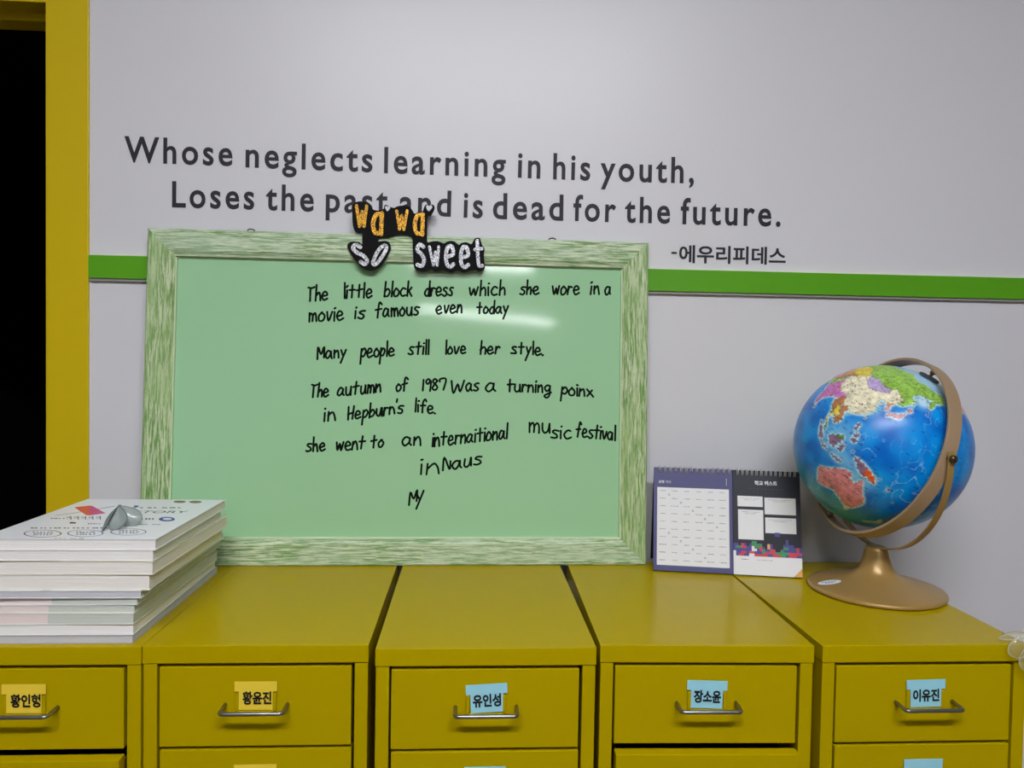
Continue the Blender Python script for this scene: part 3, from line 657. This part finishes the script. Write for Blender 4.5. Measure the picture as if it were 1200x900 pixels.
for tip, nn, wd in ((rz_(1171, 748.5, ZT+.004), (0, -.2, 1), .014), (rz_(1175, 742.5, ZT+.006), (0, .3, 1), .013)):
    petal(MB(), apx, tip, nn, wd, M['clear'], M['clear_rim'], .003, round_=.4).build('petal', h2)
petal(MB(), ry_(1194, 745, .924), ry_(1191.5, 771.5, .921), (0, -1, .1), .026, M['clear'], M['clear_rim'], .004).build('petal', h2)
petal(MB(), ry_(1216, 748, .922), ry_(1203, 788, .919), (0, -1, .1), .030, M['clear'], M['clear_rim'], .004).build('petal', h2)

# ------------------------------------------------------------------ desk calendar
cl, cr = onz(765.5, 669.5, ZT), onz(941, 678.6, ZT)
cu_ = (cr-cl)/np.linalg.norm(cr-cl); cb = np.cross(np.array([0, 0, 1.0]), cu_); ct_ = R_(13)
CP = Plane(cl+np.array([0, 0, .0012]), cu_, np.array([0, 0, 1])*math.cos(ct_)+cb*math.sin(ct_))
cal = thing('desk_calendar', 'spiral-bound desk calendar with navy and charcoal pages beside the globe', 'calendar', mt=CP.mat())
def cuv(px, py): return CP.uv(px, py)
W_, H_ = float(np.linalg.norm(cr-cl)), (cuv(766, 547)[1]+cuv(937, 555)[1])/2
xs = cuv(860.5, 674)[0]; xs2 = cuv(857.5, 560)[0]; XS = (xs+xs2)/2
stm = MB(); stm.box((0, 0, -.0045), (W_, H_, -.0025), M['stand'])
# the back leaf of the tent
bl = H_*.97; s2 = 2*math.sin(ct_)*bl
mt_back = Matrix.Translation((0, H_, -.0025)) @ Matrix.Rotation(2*ct_, 4, 'X')
bb = MB(); bb.box((0, -H_, -.0035), (W_, 0, -.0015), M['stand']); bb.xform(mt_back)
stm.add(bb.v, bb.f, M['stand']); stm.build('stand', cal)
lp_ = MB(); lp_.box((0, .001, -.0025), (XS-.0005, H_, 0), M['navy'])
def quad(mb, px0, py0, px1, py1, m, k=1):
    (a, b_), (c_, d_) = cuv(px0, py0), cuv(px1, py1); mb.box((min(a, c_), min(b_, d_), 0), (max(a, c_), max(b_, d_), .00006*k), m)
Z7 = lambda x, y: (760+x*.15559, 540+y*.15559)
Z8 = lambda x, y: (850+x/6.0, 540+y/6.0)
Z1 = lambda x, y: (750+x*.17782, 530+y*.17782)
(gu0, gv1), (gu1, gv0) = cuv(*Z7(66, 196)), cuv(*Z7(612, 812)); gv1 = (gv1+cuv(*Z7(600, 217))[1])/2; gv0 = (gv0+cuv(*Z7(70, 780))[1])/2
lp_.box((gu0, gv0, 0), (gu1, gv1, .00006), M['page'])
def caltext(mb, txt, pa, pb, ptop, m, off=.02):
    a, b_, t_ = cuv(*pa), cuv(*pb), cuv(*ptop)
    mb.text(txt, m, 0, math.hypot(b_[0]-a[0], b_[1]-a[1]), 0, t_[1]-a[1], z=.00014, off=off, xf=Matrix.Translation((a[0], a[1], 0)) @ Matrix.Rotation(math.atan2(b_[1]-a[1], b_[0]-a[0]), 4, 'Z'))
caltext(lp_, '감정', Z7(76, 167), Z7(118, 168), Z7(76, 146), M['page'], .03); caltext(lp_, '카드', Z7(128, 169), Z7(172, 170), Z7(128, 147), M['page'], .0)
(a_, b_), (c_, d_) = cuv(*Z7(585, 188)), cuv(*Z7(590, 135)); lp_.box((a_, b_, 0), (a_+.0007, d_, .00008), M['page'])
def blurb(mb, u, v, wd, hh, m, seed, n=4):
    """a word too small to read: a few close, uneven marks"""
    r = random.Random(seed); s_ = wd/n
    for k in range(n):
        x = u-wd/2+k*s_; q = hh*r.uniform(.7, 1); z1 = .00012
        mb.box((x, v-q/2, 0), (x+s_*.28, v+q/2, z1), m); mb.box((x+s_*.28, v-q*.05+r.uniform(-.3, .3)*q, 0), (x+s_*.8, v+q*.17, z1), m)
for r_ in range(10):
    for c__ in range(6):
        u = gu0+(gu1-gu0)*(.085+c__*.166); v = gv1-(gv1-gv0)*(.045+r_*.099)
        blurb(lp_, u, v, random.uniform(.0085, .0135), .0019, M['greyink'], r_*6+c__, random.choice((3, 4, 5)))
for r_, c__ in ((0, .166), (1, .333), (2, .5), (3, .667), (4, .833), (5, .166), (6, .333), (7, .5), (8, .667)):
    u = gu0+(gu1-gu0)*c__; v = gv1-(gv1-gv0)*(.095+r_*.099)
    lp_.stroke([(u+.0014*math.cos(q), v+.0014*math.sin(q)) for q in np.linspace(0, 2*math.pi, 14)], .0006, 0, .0001, M['greyink'])
lp_.build('navy_page', cal)['label'] = 'navy page with a white grid of words'
rp_ = MB(); rp_.box((XS+.0003, .001, -.0025), (W_-.0005, H_-.001, 0), M['charcoal'])
caltext(rp_, '학교 퀘스트', Z8(206, 172), Z8(364, 176), Z8(206, 140), M['page'], .03)
for k in range(9):
    p = cuv(*Z8(165+k*28, 194+k*1.2)); blurb(rp_, p[0]+.002, p[1], .0038, .0013, M['greyink'], 50+k, 3)
for x0, y0, x1, y1 in ((85, 241, 263, 326), (274, 254, 497, 385), (89, 336, 270, 558), (280, 394, 500, 517)):
    quad(rp_, *Z8(x0, y0+4), *Z8(x1, y1), M['page'])
    p = cuv(*Z8((x0+x1)/2, y0+24))
    for q in range(2): blurb(rp_, p[0], p[1]-q*.0028, (x1-x0)*.00018*(1-.4*q), .0011, M['greyink'], x0+q, 9)
# falling-block pattern and the white foot with an orange corner
(u0, v1), (u1, v0) = cuv(*Z8(72, 580)), cuv(*Z8(540, 690)); v0 = (cuv(*Z8(70, 664))[1]+cuv(*Z8(540, 688))[1])/2
cell = (W_-.0005-XS-.0003)/26.0; cols = ['t_red', 't_green', 't_orange', 't_blue', 't_red', 'page', 't_blue', 't_green']
hts = [5, 5, 4, 4, 5, 5, 4, 6, 6, 6, 5, 5, 4, 5, 5, 5, 4, 3, 3, 4, 6, 6, 5, 4, 4, 3]
hts = [5, 5, 4, 5, 5, 4, 5, 6, 6, 5, 5, 4, 3, 5, 5, 3, 2, 2, 3, 5, 7, 5, 5, 4, 4, 4]
gridc = {}; r = random.Random(11)
for k in range(700):   # drop little four-cell pieces
    sh = r.choice([((0, 0), (1, 0)), ((0, 0), (0, 1)), ((0, 0), (1, 0), (0, 1)), ((0, 0), (1, 0), (0, 1), (1, 1)), ((0, 0), (1, 0), (2, 0), (2, 1)), ((0, 0), (0, 1), (0, 2), (1, 0)), ((0, 0), (1, 0), (1, 1), (2, 1)), ((0, 0), (1, 0), (2, 0), (1, 1)), ((0, 0), (0, 1), (0, 2), (0, 3))])
    ox, oy = r.randrange(26), r.randrange(7); cc = r.choice(cols)
    cs = [(ox+a, oy+b2) for a, b2 in sh]
    if all(0 <= a < 26 and b2 < hts[a] and (a, b2) not in gridc for a, b2 in cs):
        for q in cs: gridc[q] = cc
for a in range(26):
    for b2 in range(hts[a]):
        cc = gridc.get((a, b2), 't_blue'); x = XS+.0003+a*cell; rp_.box((x, v0+b2*cell*.98, 0), (x+cell, v0+(b2+1)*cell*.98, .00007), M[cc])
p = cuv(*Z8(365, 517)); rp_.box((p[0]-cell, p[1]-cell, 0), (p[0]+cell, p[1]+cell*.6, .00014), M['t_blue'])
rp_.box((XS+.0003, .001, 0), (W_-.0005, v0, .00007), M['page'])
rp_.prism([(W_-.0005, .001), (W_-.0005, .016), (W_-.0150, .001)], 0, .00014, M['t_orange'])
p = cuv(*Z8(140, 692)); blurb(rp_, p[0], p[1], .012, .002, M['black'], 3, 5); p = cuv(*Z8(280, 700)); blurb(rp_, p[0], p[1], .026, .0013, M['greyink'], 5, 12)
rp_.build('charcoal_page', cal)['label'] = 'charcoal page with white note boxes and coloured blocks'
for xa, xb, n in ((Z7(85, 0)[0], Z7(605, 0)[0], 14), (Z8(85, 0)[0], Z8(485, 0)[0], 13)):
    ua, ub = cuv(xa, 552)[0], cuv(xb, 556)[0]; sp = MB()
    for k in range(n):
        u = ua+(ub-ua)*k/(n-1)
        for du in (-.0012, .0012):
            sp.tube([(u+du, H_+.0015+.0062*math.sin(q)-.0035, -.0025+.0062*math.cos(q)*.9) for q in np.linspace(-1.2, math.pi+.6, 14)], .0006, M['ringwire'], 6)
        sp.box((u-.0022, H_-.0075, .00002), (u+.0022, H_-.0045, .0001), M['black'])
    sp.build('spiral_binding', cal)

# ------------------------------------------------------------------ globe
GC = ony(1031, 523, 1.16); GR = .131
RM = np.array([[-0.0199, -0.9343, 0.356], [0.9106, -0.164, -0.3794], [0.4129, 0.3166, 0.854]])
gl = thing('globe', 'tilted political globe in a tan ring on a bronze stand', 'globe', loc=(GC[0], GC[1], ZT))
LAND = [
 ('g', [(30,60),(28,66),(32,70),(42,67),(60,69),(70,73),(80,73),(100,77),(112,74),(130,71.5),(140,73),(160,70),(178,69),(180,65),(178,62.5),(170,60),(163,58.5),(162,55),(157,51),(156,57),(162,61),(155,59.5),(143,59),(136,54.5),(141,53),(140,48),(135,43.5),(131,43),(131,45),(134,48),(127,50),(120,53.5),(117,49.8),(108,49.5),(98,51.5),(88,49.5),(80,51),(73,54),(62,54),(55,51),(48,47),(40,44.5),(37,47),(34,52),(28,56)]),
 ('y', [(48,47),(55,51),(62,54),(73,54),(80,51),(87,49),(82,45),(80,42.5),(70,42),(66,42),(56,45),(52,42),(50,45)]),
 ('o', [(53,41),(56,45),(66,42),(70,42),(68,37.5),(62,35.5),(54,37.3)]), ('b', [(70,42),(80,42.5),(75,38),(68,37)]),
 ('c', [(74,39.5),(80,42.5),(82,45),(87,49),(91,46),(97,42.7),(105,41.7),(112,44),(119,47),(117,49.8),(120,53.5),(127,50),(134,48),(131,44.5),(130,42.5),(124.5,40),(121,39),(121.5,41),(118,39),(119,37.5),(122.5,37),(119.5,35),(122,31),(121,28),(117,23.5),(110,21),(108,21.6),(105,23),(101,21.5),(98,25),(97,28.5),(92,27.8),(86,28),(81,30.3),(78.5,33),(76,36)]),
 ('l', [(88,49.2),(98,51.5),(108,49.5),(117,49.8),(119,47),(112,44),(105,41.7),(97,42.7),(91,46)]),
 ('m', [(68,24),(72,28),(75,32),(74.5,36),(78.5,33),(81,30.3),(80.5,28.8),(88,26.8),(92,27.8),(97,28),(94.5,25),(92,22.5),(89,21.8),(87,21.5),(82,16.5),(80.2,15),(80,12),(77.5,8.2),(75,12),(73,17),(72.5,21),(70,21)]),
 ('lg', [(61.5,25.2),(67,25),(68,24),(72,28),(75,32),(74.5,36.5),(70,33),(66.5,30),(61,29.5)]), ('b', [(61,29.5),(66.5,30),(70,33),(74.5,37),(68,37),(62,35.5)]),
 ('p', [(80.5,28.8),(88,26.8),(88,28),(81,30.3)]),
 ('p', [(45,39),(48,38),(54,37.3),(60.5,36.5),(61.5,25.2),(57,27),(51,28),(48,30),(46,34)]), ('y', [(35,29),(39,32),(47,30),(48,29),(51,25),(56,25.5),(59,22.5),(55,17),(45,12.8),(43,13),(40,20)]),
 ('m', [(26,40),(35,42),(44,41),(45,37),(36,36.5),(28,37)]),
 ('b', [(92,21.5),(94.5,25),(97,28),(98.5,25),(101,21.5),(98.5,18),(99,14),(98.5,10.5),(97.5,16),(94.5,16)]), ('y', [(98,19.5),(100,20),(102,18),(105,16),(102.5,12),(100.5,13.5),(99.5,10),(101,6.5),(100,6.5),(98.5,9),(99,14)]),
 ('b', [(101,21.5),(105,23),(108,21.6),(106,19),(109,14),(109,11.5),(106,9),(103,11),(105,15),(102,18)]), ('dg', [(100.5,6.4),(103,5.5),(104,1.5),(101.5,2.8)]),
 ('v', [(95.3,5.6),(98,4.2),(103,0),(106,-3),(105.8,-5.8),(102,-4),(98.7,1.5)]), ('v', [(105.3,-6.3),(108,-6.3),(112,-6.6),(114.4,-8),(110,-8.3)]),
 ('v', [(115,-8.2),(120,-8.3),(124,-8.3),(127,-8.5),(123.5,-10.3),(119,-9.8)]),
 ('v', [(109,1.8),(111.5,2.5),(115,5.2),(117,7),(119,5),(117.8,1),(116,-4),(111,-3),(109.3,-.5)]), ('dg', [(109.5,2),(111.5,2.7),(115,5.2),(117,7),(119,5),(115.5,3.2)]),
 ('v', [(119.5,-5.5),(119,-2),(120,1),(125,1.6),(120.8,.3),(123,-1),(121.5,-2),(122.5,-5),(120.5,-3)]), ('v', [(127.5,2),(128.5,.5),(128,-1)]),
 ('v', [(120,18.5),(122,18.3),(121.5,15),(124,12.5),(121,13.5),(120,15)]), ('v', [(122,11.5),(125,12.5),(125,10),(122.5,9.5)]), ('v', [(122,7.5),(125.5,9.7),(126.5,7.5),(125,5.7)]),
 ('o', [(120.1,23),(121.5,25.2),(121,22)]), ('g', [(108.7,19.8),(110.8,20),(110,18.3)]),
 ('o', [(124.5,40),(130,42.5),(127.5,39.8),(128.4,38.6),(125,37.8)]), ('p', [(126.3,37.7),(128.4,38.6),(129.5,36),(128.5,35),(126.3,34.5)]),
 ('p', [(130,31.3),(131.5,31.5),(132,33.5),(136,33.6),(140,35),(141,38),(141.5,41.2),(140,40),(137,37),(133,35.5),(130.5,34)]), ('p', [(140,41.7),(143,42),(145.3,43.3),(141.8,45.4),(141,43.3)]),
 ('g', [(142,46),(143.5,49),(143,54),(142,53)]),
 ('v', [(131,-1),(134,-.8),(138,-1.8),(141,-2.7),(141,-9),(138,-8),(135,-4.5),(132,-3)]), ('o2', [(141,-2.7),(145,-4.5),(148,-6),(150.5,-10.3),(147,-9.5),(144,-7.8),(141,-9)]),
 ('v', [(149,-6),(152,-4.5),(151.5,-6)]), ('v', [(155,-6),(159,-8.5),(161,-10),(157,-8.5)]), ('v', [(164,-20),(167,-22.3),(166,-22)]), ('v', [(166.5,-15),(168,-16.5),(167,-16.5)]),
 ('a', [(114,-22),(117,-20.6),(122,-18),(124,-16),(127,-14),(130,-12),(132.5,-11.5),(136.5,-12),(135.5,-15),(140,-17.6),(141.5,-14),(142.5,-10.8),(145,-15),(147,-19.5),(150.5,-23),(153.3,-27.5),(152,-32.5),(150,-37.3),(146.5,-38.8),(143.5,-38.7),(140,-37.5),(138,-34.5),(135.5,-34.8),(131.5,-31.5),(126,-32.3),(123.5,-33.9),(118,-35),(115,-34.3),(115.7,-31.5),(113.5,-26)]),
 ('y', [(144.8,-40.8),(148.3,-40.9),(147.5,-43.5),(146,-43.5)]),
 ('lg', [(173,-34.7),(176,-37.5),(178.3,-37.8),(176.5,-41),(174.8,-41.3),(174,-38)]), ('lg', [(172.7,-40.6),(174,-41.8),(170.5,-46),(168,-46.5),(166.7,-45.8)]),
 ('v', [(80,9.5),(81.8,7.5),(80.5,6),(79.8,8)]),
 ('p', [(-10,36),(-9,43),(-2,44),(-4,48),(2,51),(8,54),(10,58),(5,59),(6,62),(14,67),(25,71),(30,69),(28,60),(24,58),(20,54),(28,56),(34,52),(37,47),(30,46),(28,41),(23,37),(20,40),(14,45),(18,40),(15,38),(9,44),(3,42),(0,39),(-5,36)]),
 ('lg', [(-6,35),(10,37),(11,33),(20,31),(33,31),(37,22),(43,11.5),(51,12),(42,-1),(40,-15),(35,-22),(32,-29),(26,-34),(18,-34),(12,-18),(13,-6),(9,1),(8,4.5),(-7,4.5),(-17,14),(-16,22),(-10,30)]),
 ('o', [(44,-16),(50,-15.5),(47,-25),(44,-24)]),
 ('y', [(-168,66),(-156,71),(-141,69.5),(-141,60),(-152,59),(-162,55),(-157,58.5),(-165,61)]),
 ('p', [(-141,69.5),(-115,70),(-95,69),(-82,68),(-80,56),(-65,60),(-56,52),(-65,45),(-82,42),(-95,49),(-123,49),(-133,56),(-141,60)]),
 ('c', [(-123,49),(-95,49),(-82,42),(-67,45),(-76,37),(-81,31),(-80,25.5),(-84,30),(-97,26),(-107,31.5),(-117,32.5),(-124,40)]), ('g', [(-117,32.5),(-107,31.5),(-97,26),(-96,19),(-90,21),(-88,16),(-83,9),(-92,14),(-105,20)]),
 ('g', [(-78,8),(-72,12),(-60,9),(-50,0),(-35,-6),(-39,-17),(-48,-27),(-58,-38),(-66,-45),(-68,-54),(-74,-50),(-73,-37),(-70,-20),(-80,-6),(-80,1)]),
 ('w', [(-55,60),(-45,60),(-22,70),(-20,80),(-40,83),(-65,80),(-70,76),(-55,70)]), ('w', [(-180,-78),(-150,-76),(-100,-73),(-60,-65),(-55,-75),(0,-70),(50,-67),(90,-66),(140,-66),(170,-72),(180,-78),(180,-90),(-180,-90)]),
]
LC = dict(g=(150, 196, 84), y=(236, 212, 74), o=(214, 150, 84), b=(180, 120, 78), c=(236, 228, 198), l=(190, 168, 214), m=(206, 120, 190), lg=(160, 204, 96), p=(226, 150, 172), v=(140, 106, 138), dg=(104, 144, 70),
          o2=(232, 98, 44), a=(222, 138, 148), w=(228, 236, 244))
NLO, NLA = 720, 361
lo = np.linspace(-180, 180, NLO, endpoint=False); la = np.linspace(-90, 90, NLA)
LO, LA = np.meshgrid(lo, la)
def inside(poly):
    c = np.zeros(LO.shape, bool); n = len(poly)
    jx = LO+.45*np.sin(LA*2.1+LO*.7)+.3*np.sin(LO*4.3+LA*3.1); jy = LA+.4*np.sin(LO*1.9+1)+.3*np.sin(LO*5.1+LA*2.3)   # wiggly coasts
    for i in range(n):
        (xa, ya), (xb, yb) = poly[i], poly[(i+1) % n]
        if ya == yb: continue
        c ^= ((ya > jy) != (yb > jy)) & (jx < (xb-xa)*(jy-ya)/(yb-ya)+xa)
    return c
colr = np.zeros(LO.shape+(3,)); land = np.zeros(LO.shape, bool); mark = np.zeros(LO.shape, int)
for k, (c_, pl) in enumerate(LAND):
    ins = inside(pl); land |= ins; mark[ins] = k+1; colr[ins] = lin(LC[c_])
def blur(a, n, it=3):
    a = a.astype(float)
    for _ in range(it):
        b2 = np.zeros_like(a)
        for k in range(-n, n+1): b2 += np.roll(a, k, 1)
        a = b2/(2*n+1); b2 = np.zeros_like(a); pad = np.pad(a, ((n, n), (0, 0)), mode='edge')
        for k in range(2*n+1): b2 += pad[k:k+a.shape[0]]
        a = b2/(2*n+1)
    return a
def noise2(n, seed): return blur(np.random.RandomState(seed).rand(*LO.shape), n, 2)
def nrmz(a): return (a-a.mean())/a.std()
sh1, sh2 = blur(land, 1), blur(land, 4)
deep, mid_, teal, pale = [np.array(lin(c)) for c in ((0, 104, 204), (0, 152, 236), (30, 140, 146), (200, 230, 238))]
nz = nrmz(noise2(7, 1)); rg = nrmz(noise2(4, 2)); ridge = np.exp(-(rg/.10)**2)*np.clip(nrmz(noise2(16, 3)), 0, 1)
oc = deep+(mid_-deep)*np.clip(.45+.30*nz, 0, 1)[..., None]
tf = np.clip((-LA-26)/20, 0, 1)*np.clip((170-np.abs(LO-70))/60, 0, 1); oc = oc+(teal-oc)*(tf*.85)[..., None]
oc = oc+(pale-oc)*(ridge*.45)[..., None]
oc = oc+(np.array(lin((40, 160, 226)))-oc)*np.clip((sh2-.10)*2.6, 0, .85)[..., None]
hal = np.clip(np.maximum((sh1-.04)*3.2, (blur(land, 2)-.07)*3.2), 0, .95); oc = oc+(pale-oc)*hal[..., None]
for (cx, cy, ax, ay, k) in ((112, 2, 9, 9, .55), (127, -7, 10, 5, .55), (122, 32, 4, 5, .8), (120, 9, 8, 9, .3), (139, -12, 5, 4, .6), (147, -12, 5, 6, .35)):
    g_ = np.exp(-(((LO-cx)/ax)**2+((LA-cy)/ay)**2)); oc = oc+(np.array(lin((150, 208, 232)))-oc)*np.clip(g_*k, 0, .8)[..., None]
arct = np.clip((LA-68)/8, 0, .9); oc = oc+(np.array(lin((176, 214, 236)))-oc)*arct[..., None]
okh = np.exp(-(((LO-149)/7)**2+((LA-55)/4)**2)); oc = oc+(pale-oc)*np.clip(okh*1.2, 0, .85)[..., None]
colr = np.where(land[..., None], colr*(1+.10*nrmz(noise2(2, 5))[..., None]), oc)
edge = (mark != np.roll(mark, 1, 1)) | (mark != np.roll(mark, 1, 0)); colr[edge & land] *= .62
# small dark place-name marks, as fine dashes
r = np.random.RandomState(9); dk = np.zeros(LO.shape)
for k in range(7000):
    i, j = r.randint(40, NLA-40), r.randint(NLO); L = r.randint(2, 8)
    if land[i, j] or (r.rand() < .10 or (sh2[i, j] > .06 and r.rand() < .8)):
        for q in range(L):
            if r.rand() < .75: dk[i, (j+q) % NLO] = r.uniform(.45, .9)
colr = colr*(1-dk[..., None]); colr = np.clip(colr, 0, 1)
lo_r, la_r = np.radians(LO), np.radians(LA)
V = np.stack([np.cos(la_r)*np.cos(lo_r), np.cos(la_r)*np.sin(lo_r), np.sin(la_r)], -1).reshape(-1, 3)
V = GR*(V @ RM.T)
idx = np.arange(NLA*NLO).reshape(NLA, NLO)
a = idx[:-1]; b2 = np.roll(idx, -1, 1)[:-1]; c_ = np.roll(idx, -1, 1)[1:]; d_ = idx[1:]
F = np.stack([a, b2, c_, d_], -1).reshape(-1, 4)
me = bpy.data.meshes.new('globe_ball'); me.vertices.add(len(V)); me.vertices.foreach_set('co', V.ravel())
me.loops.add(F.size); me.loops.foreach_set('vertex_index', F.ravel()); me.polygons.add(len(F))
me.polygons.foreach_set('loop_start', np.arange(0, F.size, 4)); me.polygons.foreach_set('loop_total', np.full(len(F), 4)); me.update(calc_edges=True)
me.polygons.foreach_set('use_smooth', np.ones(len(F), bool))
at_ = me.color_attributes.new('map', 'FLOAT_COLOR', 'POINT'); at_.data.foreach_set('color', np.concatenate([colr.reshape(-1, 3), np.ones((NLA*NLO, 1))], 1).ravel())
gm = mat('globe_print', (40, 120, 200), .3, spec=.38); nt = gm.node_tree; an = nt.nodes.new('ShaderNodeAttribute'); an.attribute_name = 'map'
nt.links.new(an.outputs['Color'], nt.nodes['Principled BSDF'].inputs['Base Color']); me.materials.append(gm)
ball = bpy.data.objects.new('globe_ball', me); COL.objects.link(ball); ball.parent = gl; ball.location = (0, 0, GC[2]-ZT)
cz_ = GC[2]-ZT
N_ = RM[:, 2]; D_ = np.array([math.cos(R_(-84)), math.sin(R_(-84)), 0.0]); E_ = N_-(N_@D_)*D_; E_ /= np.linalg.norm(E_); X_ = np.cross(D_, E_)
def band(mb, axis1, axis2, nrm, r1, r2, half, th, m, a0, a1, n, closed):
    """flat band bent along a circle or an arc"""
    vs = []; k = n if closed else n+1
    for i in range(k):
        t_ = a0+(a1-a0)*i/n
        c0_ = np.cos(t_)*axis1*r1+np.sin(t_)*axis2*r2; rad = c0_/np.linalg.norm(c0_)
        for dr_, dn in ((-th/2, -half), (th/2, -half), (th/2, half), (-th/2, half)): vs.append(c0_+rad*dr_+nrm*dn+np.array([0, 0, cz_]))
    fs = []
    for i in range(n):
        j = (i+1) % k
        for q in range(4): fs.append((4*i+q, 4*j+q, 4*j+(q+1) % 4, 4*i+(q+1) % 4))
    if not closed: fs += [(0, 1, 2, 3), (4*n+3, 4*n+2, 4*n+1, 4*n)]
    mb.add(vs, fs, m)
    return mb
RR = GR*1.125
def fixn(o):
    bm = bmesh.new(); bm.from_mesh(o.data); bmesh.ops.recalc_face_normals(bm, faces=bm.faces); bm.to_mesh(o.data); bm.free(); return o
rgm = band(MB(), D_, E_, X_, RR, RR, .0112, .0050, M['tan'], 0, 2*math.pi, 128, True); o = fixn(rgm.build('meridian_ring', gl, .0012))
ob = band(MB(), D_, np.array([0, 0, -1.0]), np.cross(D_, np.array([0, 0, 1.0])), GR*1.185, GR*1.245, .0052, .0026, M['bronze'], -.06, math.pi+.06, 72, False); fixn(ob.build('support_arc', gl, .0006))
for sg in (1, -1):
    c_ = D_*sg
    pb = MB(); pb.tube([tuple(c_*k+np.array([0, 0, cz_])) for k in (RR-.007, RR-.006, RR-.002)], .0045, M['tan'], 16)
    pb.tube([tuple(c_*k+np.array([0, 0, cz_])) for k in (RR+.0015, GR*1.185+.006)], .0030, M['bolt'], 14)
    pb.tube([tuple(c_*k+np.array([0, 0, cz_])) for k in (GR*1.185+.0015, GR*1.185+.0035, GR*1.185+.007, GR*1.185+.0085)], [.0052, .0058, .0052, .002], M['bolt'], 16)
    pb.build('pivot_bolt', gl)
    q = MB(); q.tube([tuple(N_*sg*k+np.array([0, 0, cz_])) for k in (GR-.001, RR)], .0028, M['tan'], 12)
    q.tube([tuple(N_*sg*k+np.array([0, 0, cz_])) for k in (RR-.0085, RR-.002)], [.0042, .0042], M['tan'], 14)
    q.tube([tuple(N_*sg*k+np.array([0, 0, cz_])) for k in (GR+.0004, GR+.0022)], [.016, .0155], mat('pole_disc', (58, 70, 82), .5, vary=((20, 20, 20), .06)), 32)
    q.build('pole_pin', gl)
zn = cz_-GR*1.245
prof = [(0, 0), (.099, 0), (.1025, .0015), (.1035, .004), (.1025, .0068), (.099, .0085), (.080, .0135), (.060, .0185), (.042, .0245), (.032, .0305), (.0265, .038), (.0225, .048), (.0195, .058), (.0175, zn-.004), (.0165, zn-.001), (.012, zn+.001), (0, zn+.001)]
bs = MB(); bs.lathe(prof, M['bronze'], 96); bso = bs.build('base', gl)
# oval sticker lying on the base's slope
q = onz(972, 683, ZT+.0135)-np.array([GC[0], GC[1], ZT]); rr_ = math.hypot(q[0], q[1]); aa = math.atan2(q[1], q[0])
slope = math.atan2(.005, .0195); stk = MB()
stk.prism([(.0178*math.cos(t_)*1.0, .0086*math.sin(t_)) for t_ in np.linspace(0, 2*math.pi, 32, endpoint=False)], 0, .0003, M['sticker'])
for k, (vv, wd) in enumerate(((.0020, .024), (-.0026, .013))):
    for s_ in range(5): stk.box((-wd/2+s_*wd/5, vv-.0011, .0003), (-wd/2+s_*wd/5+wd/7, vv+.0009, .00036), M['blueink'])
zsurf = float(np.interp(-rr_, [-.099, -.080, -.060, -.042], [.0085, .0135, .0185, .0245]))
stk.xform(Matrix.Translation((q[0], q[1], zsurf+.0003)) @ Matrix.Rotation(aa, 4, 'Z') @ Matrix.Rotation(slope, 4, 'Y') @ Matrix.Rotation(-aa+R_(-22), 4, 'Z'))
stk.build('sticker', gl)['label'] = 'white oval sticker with blue print'
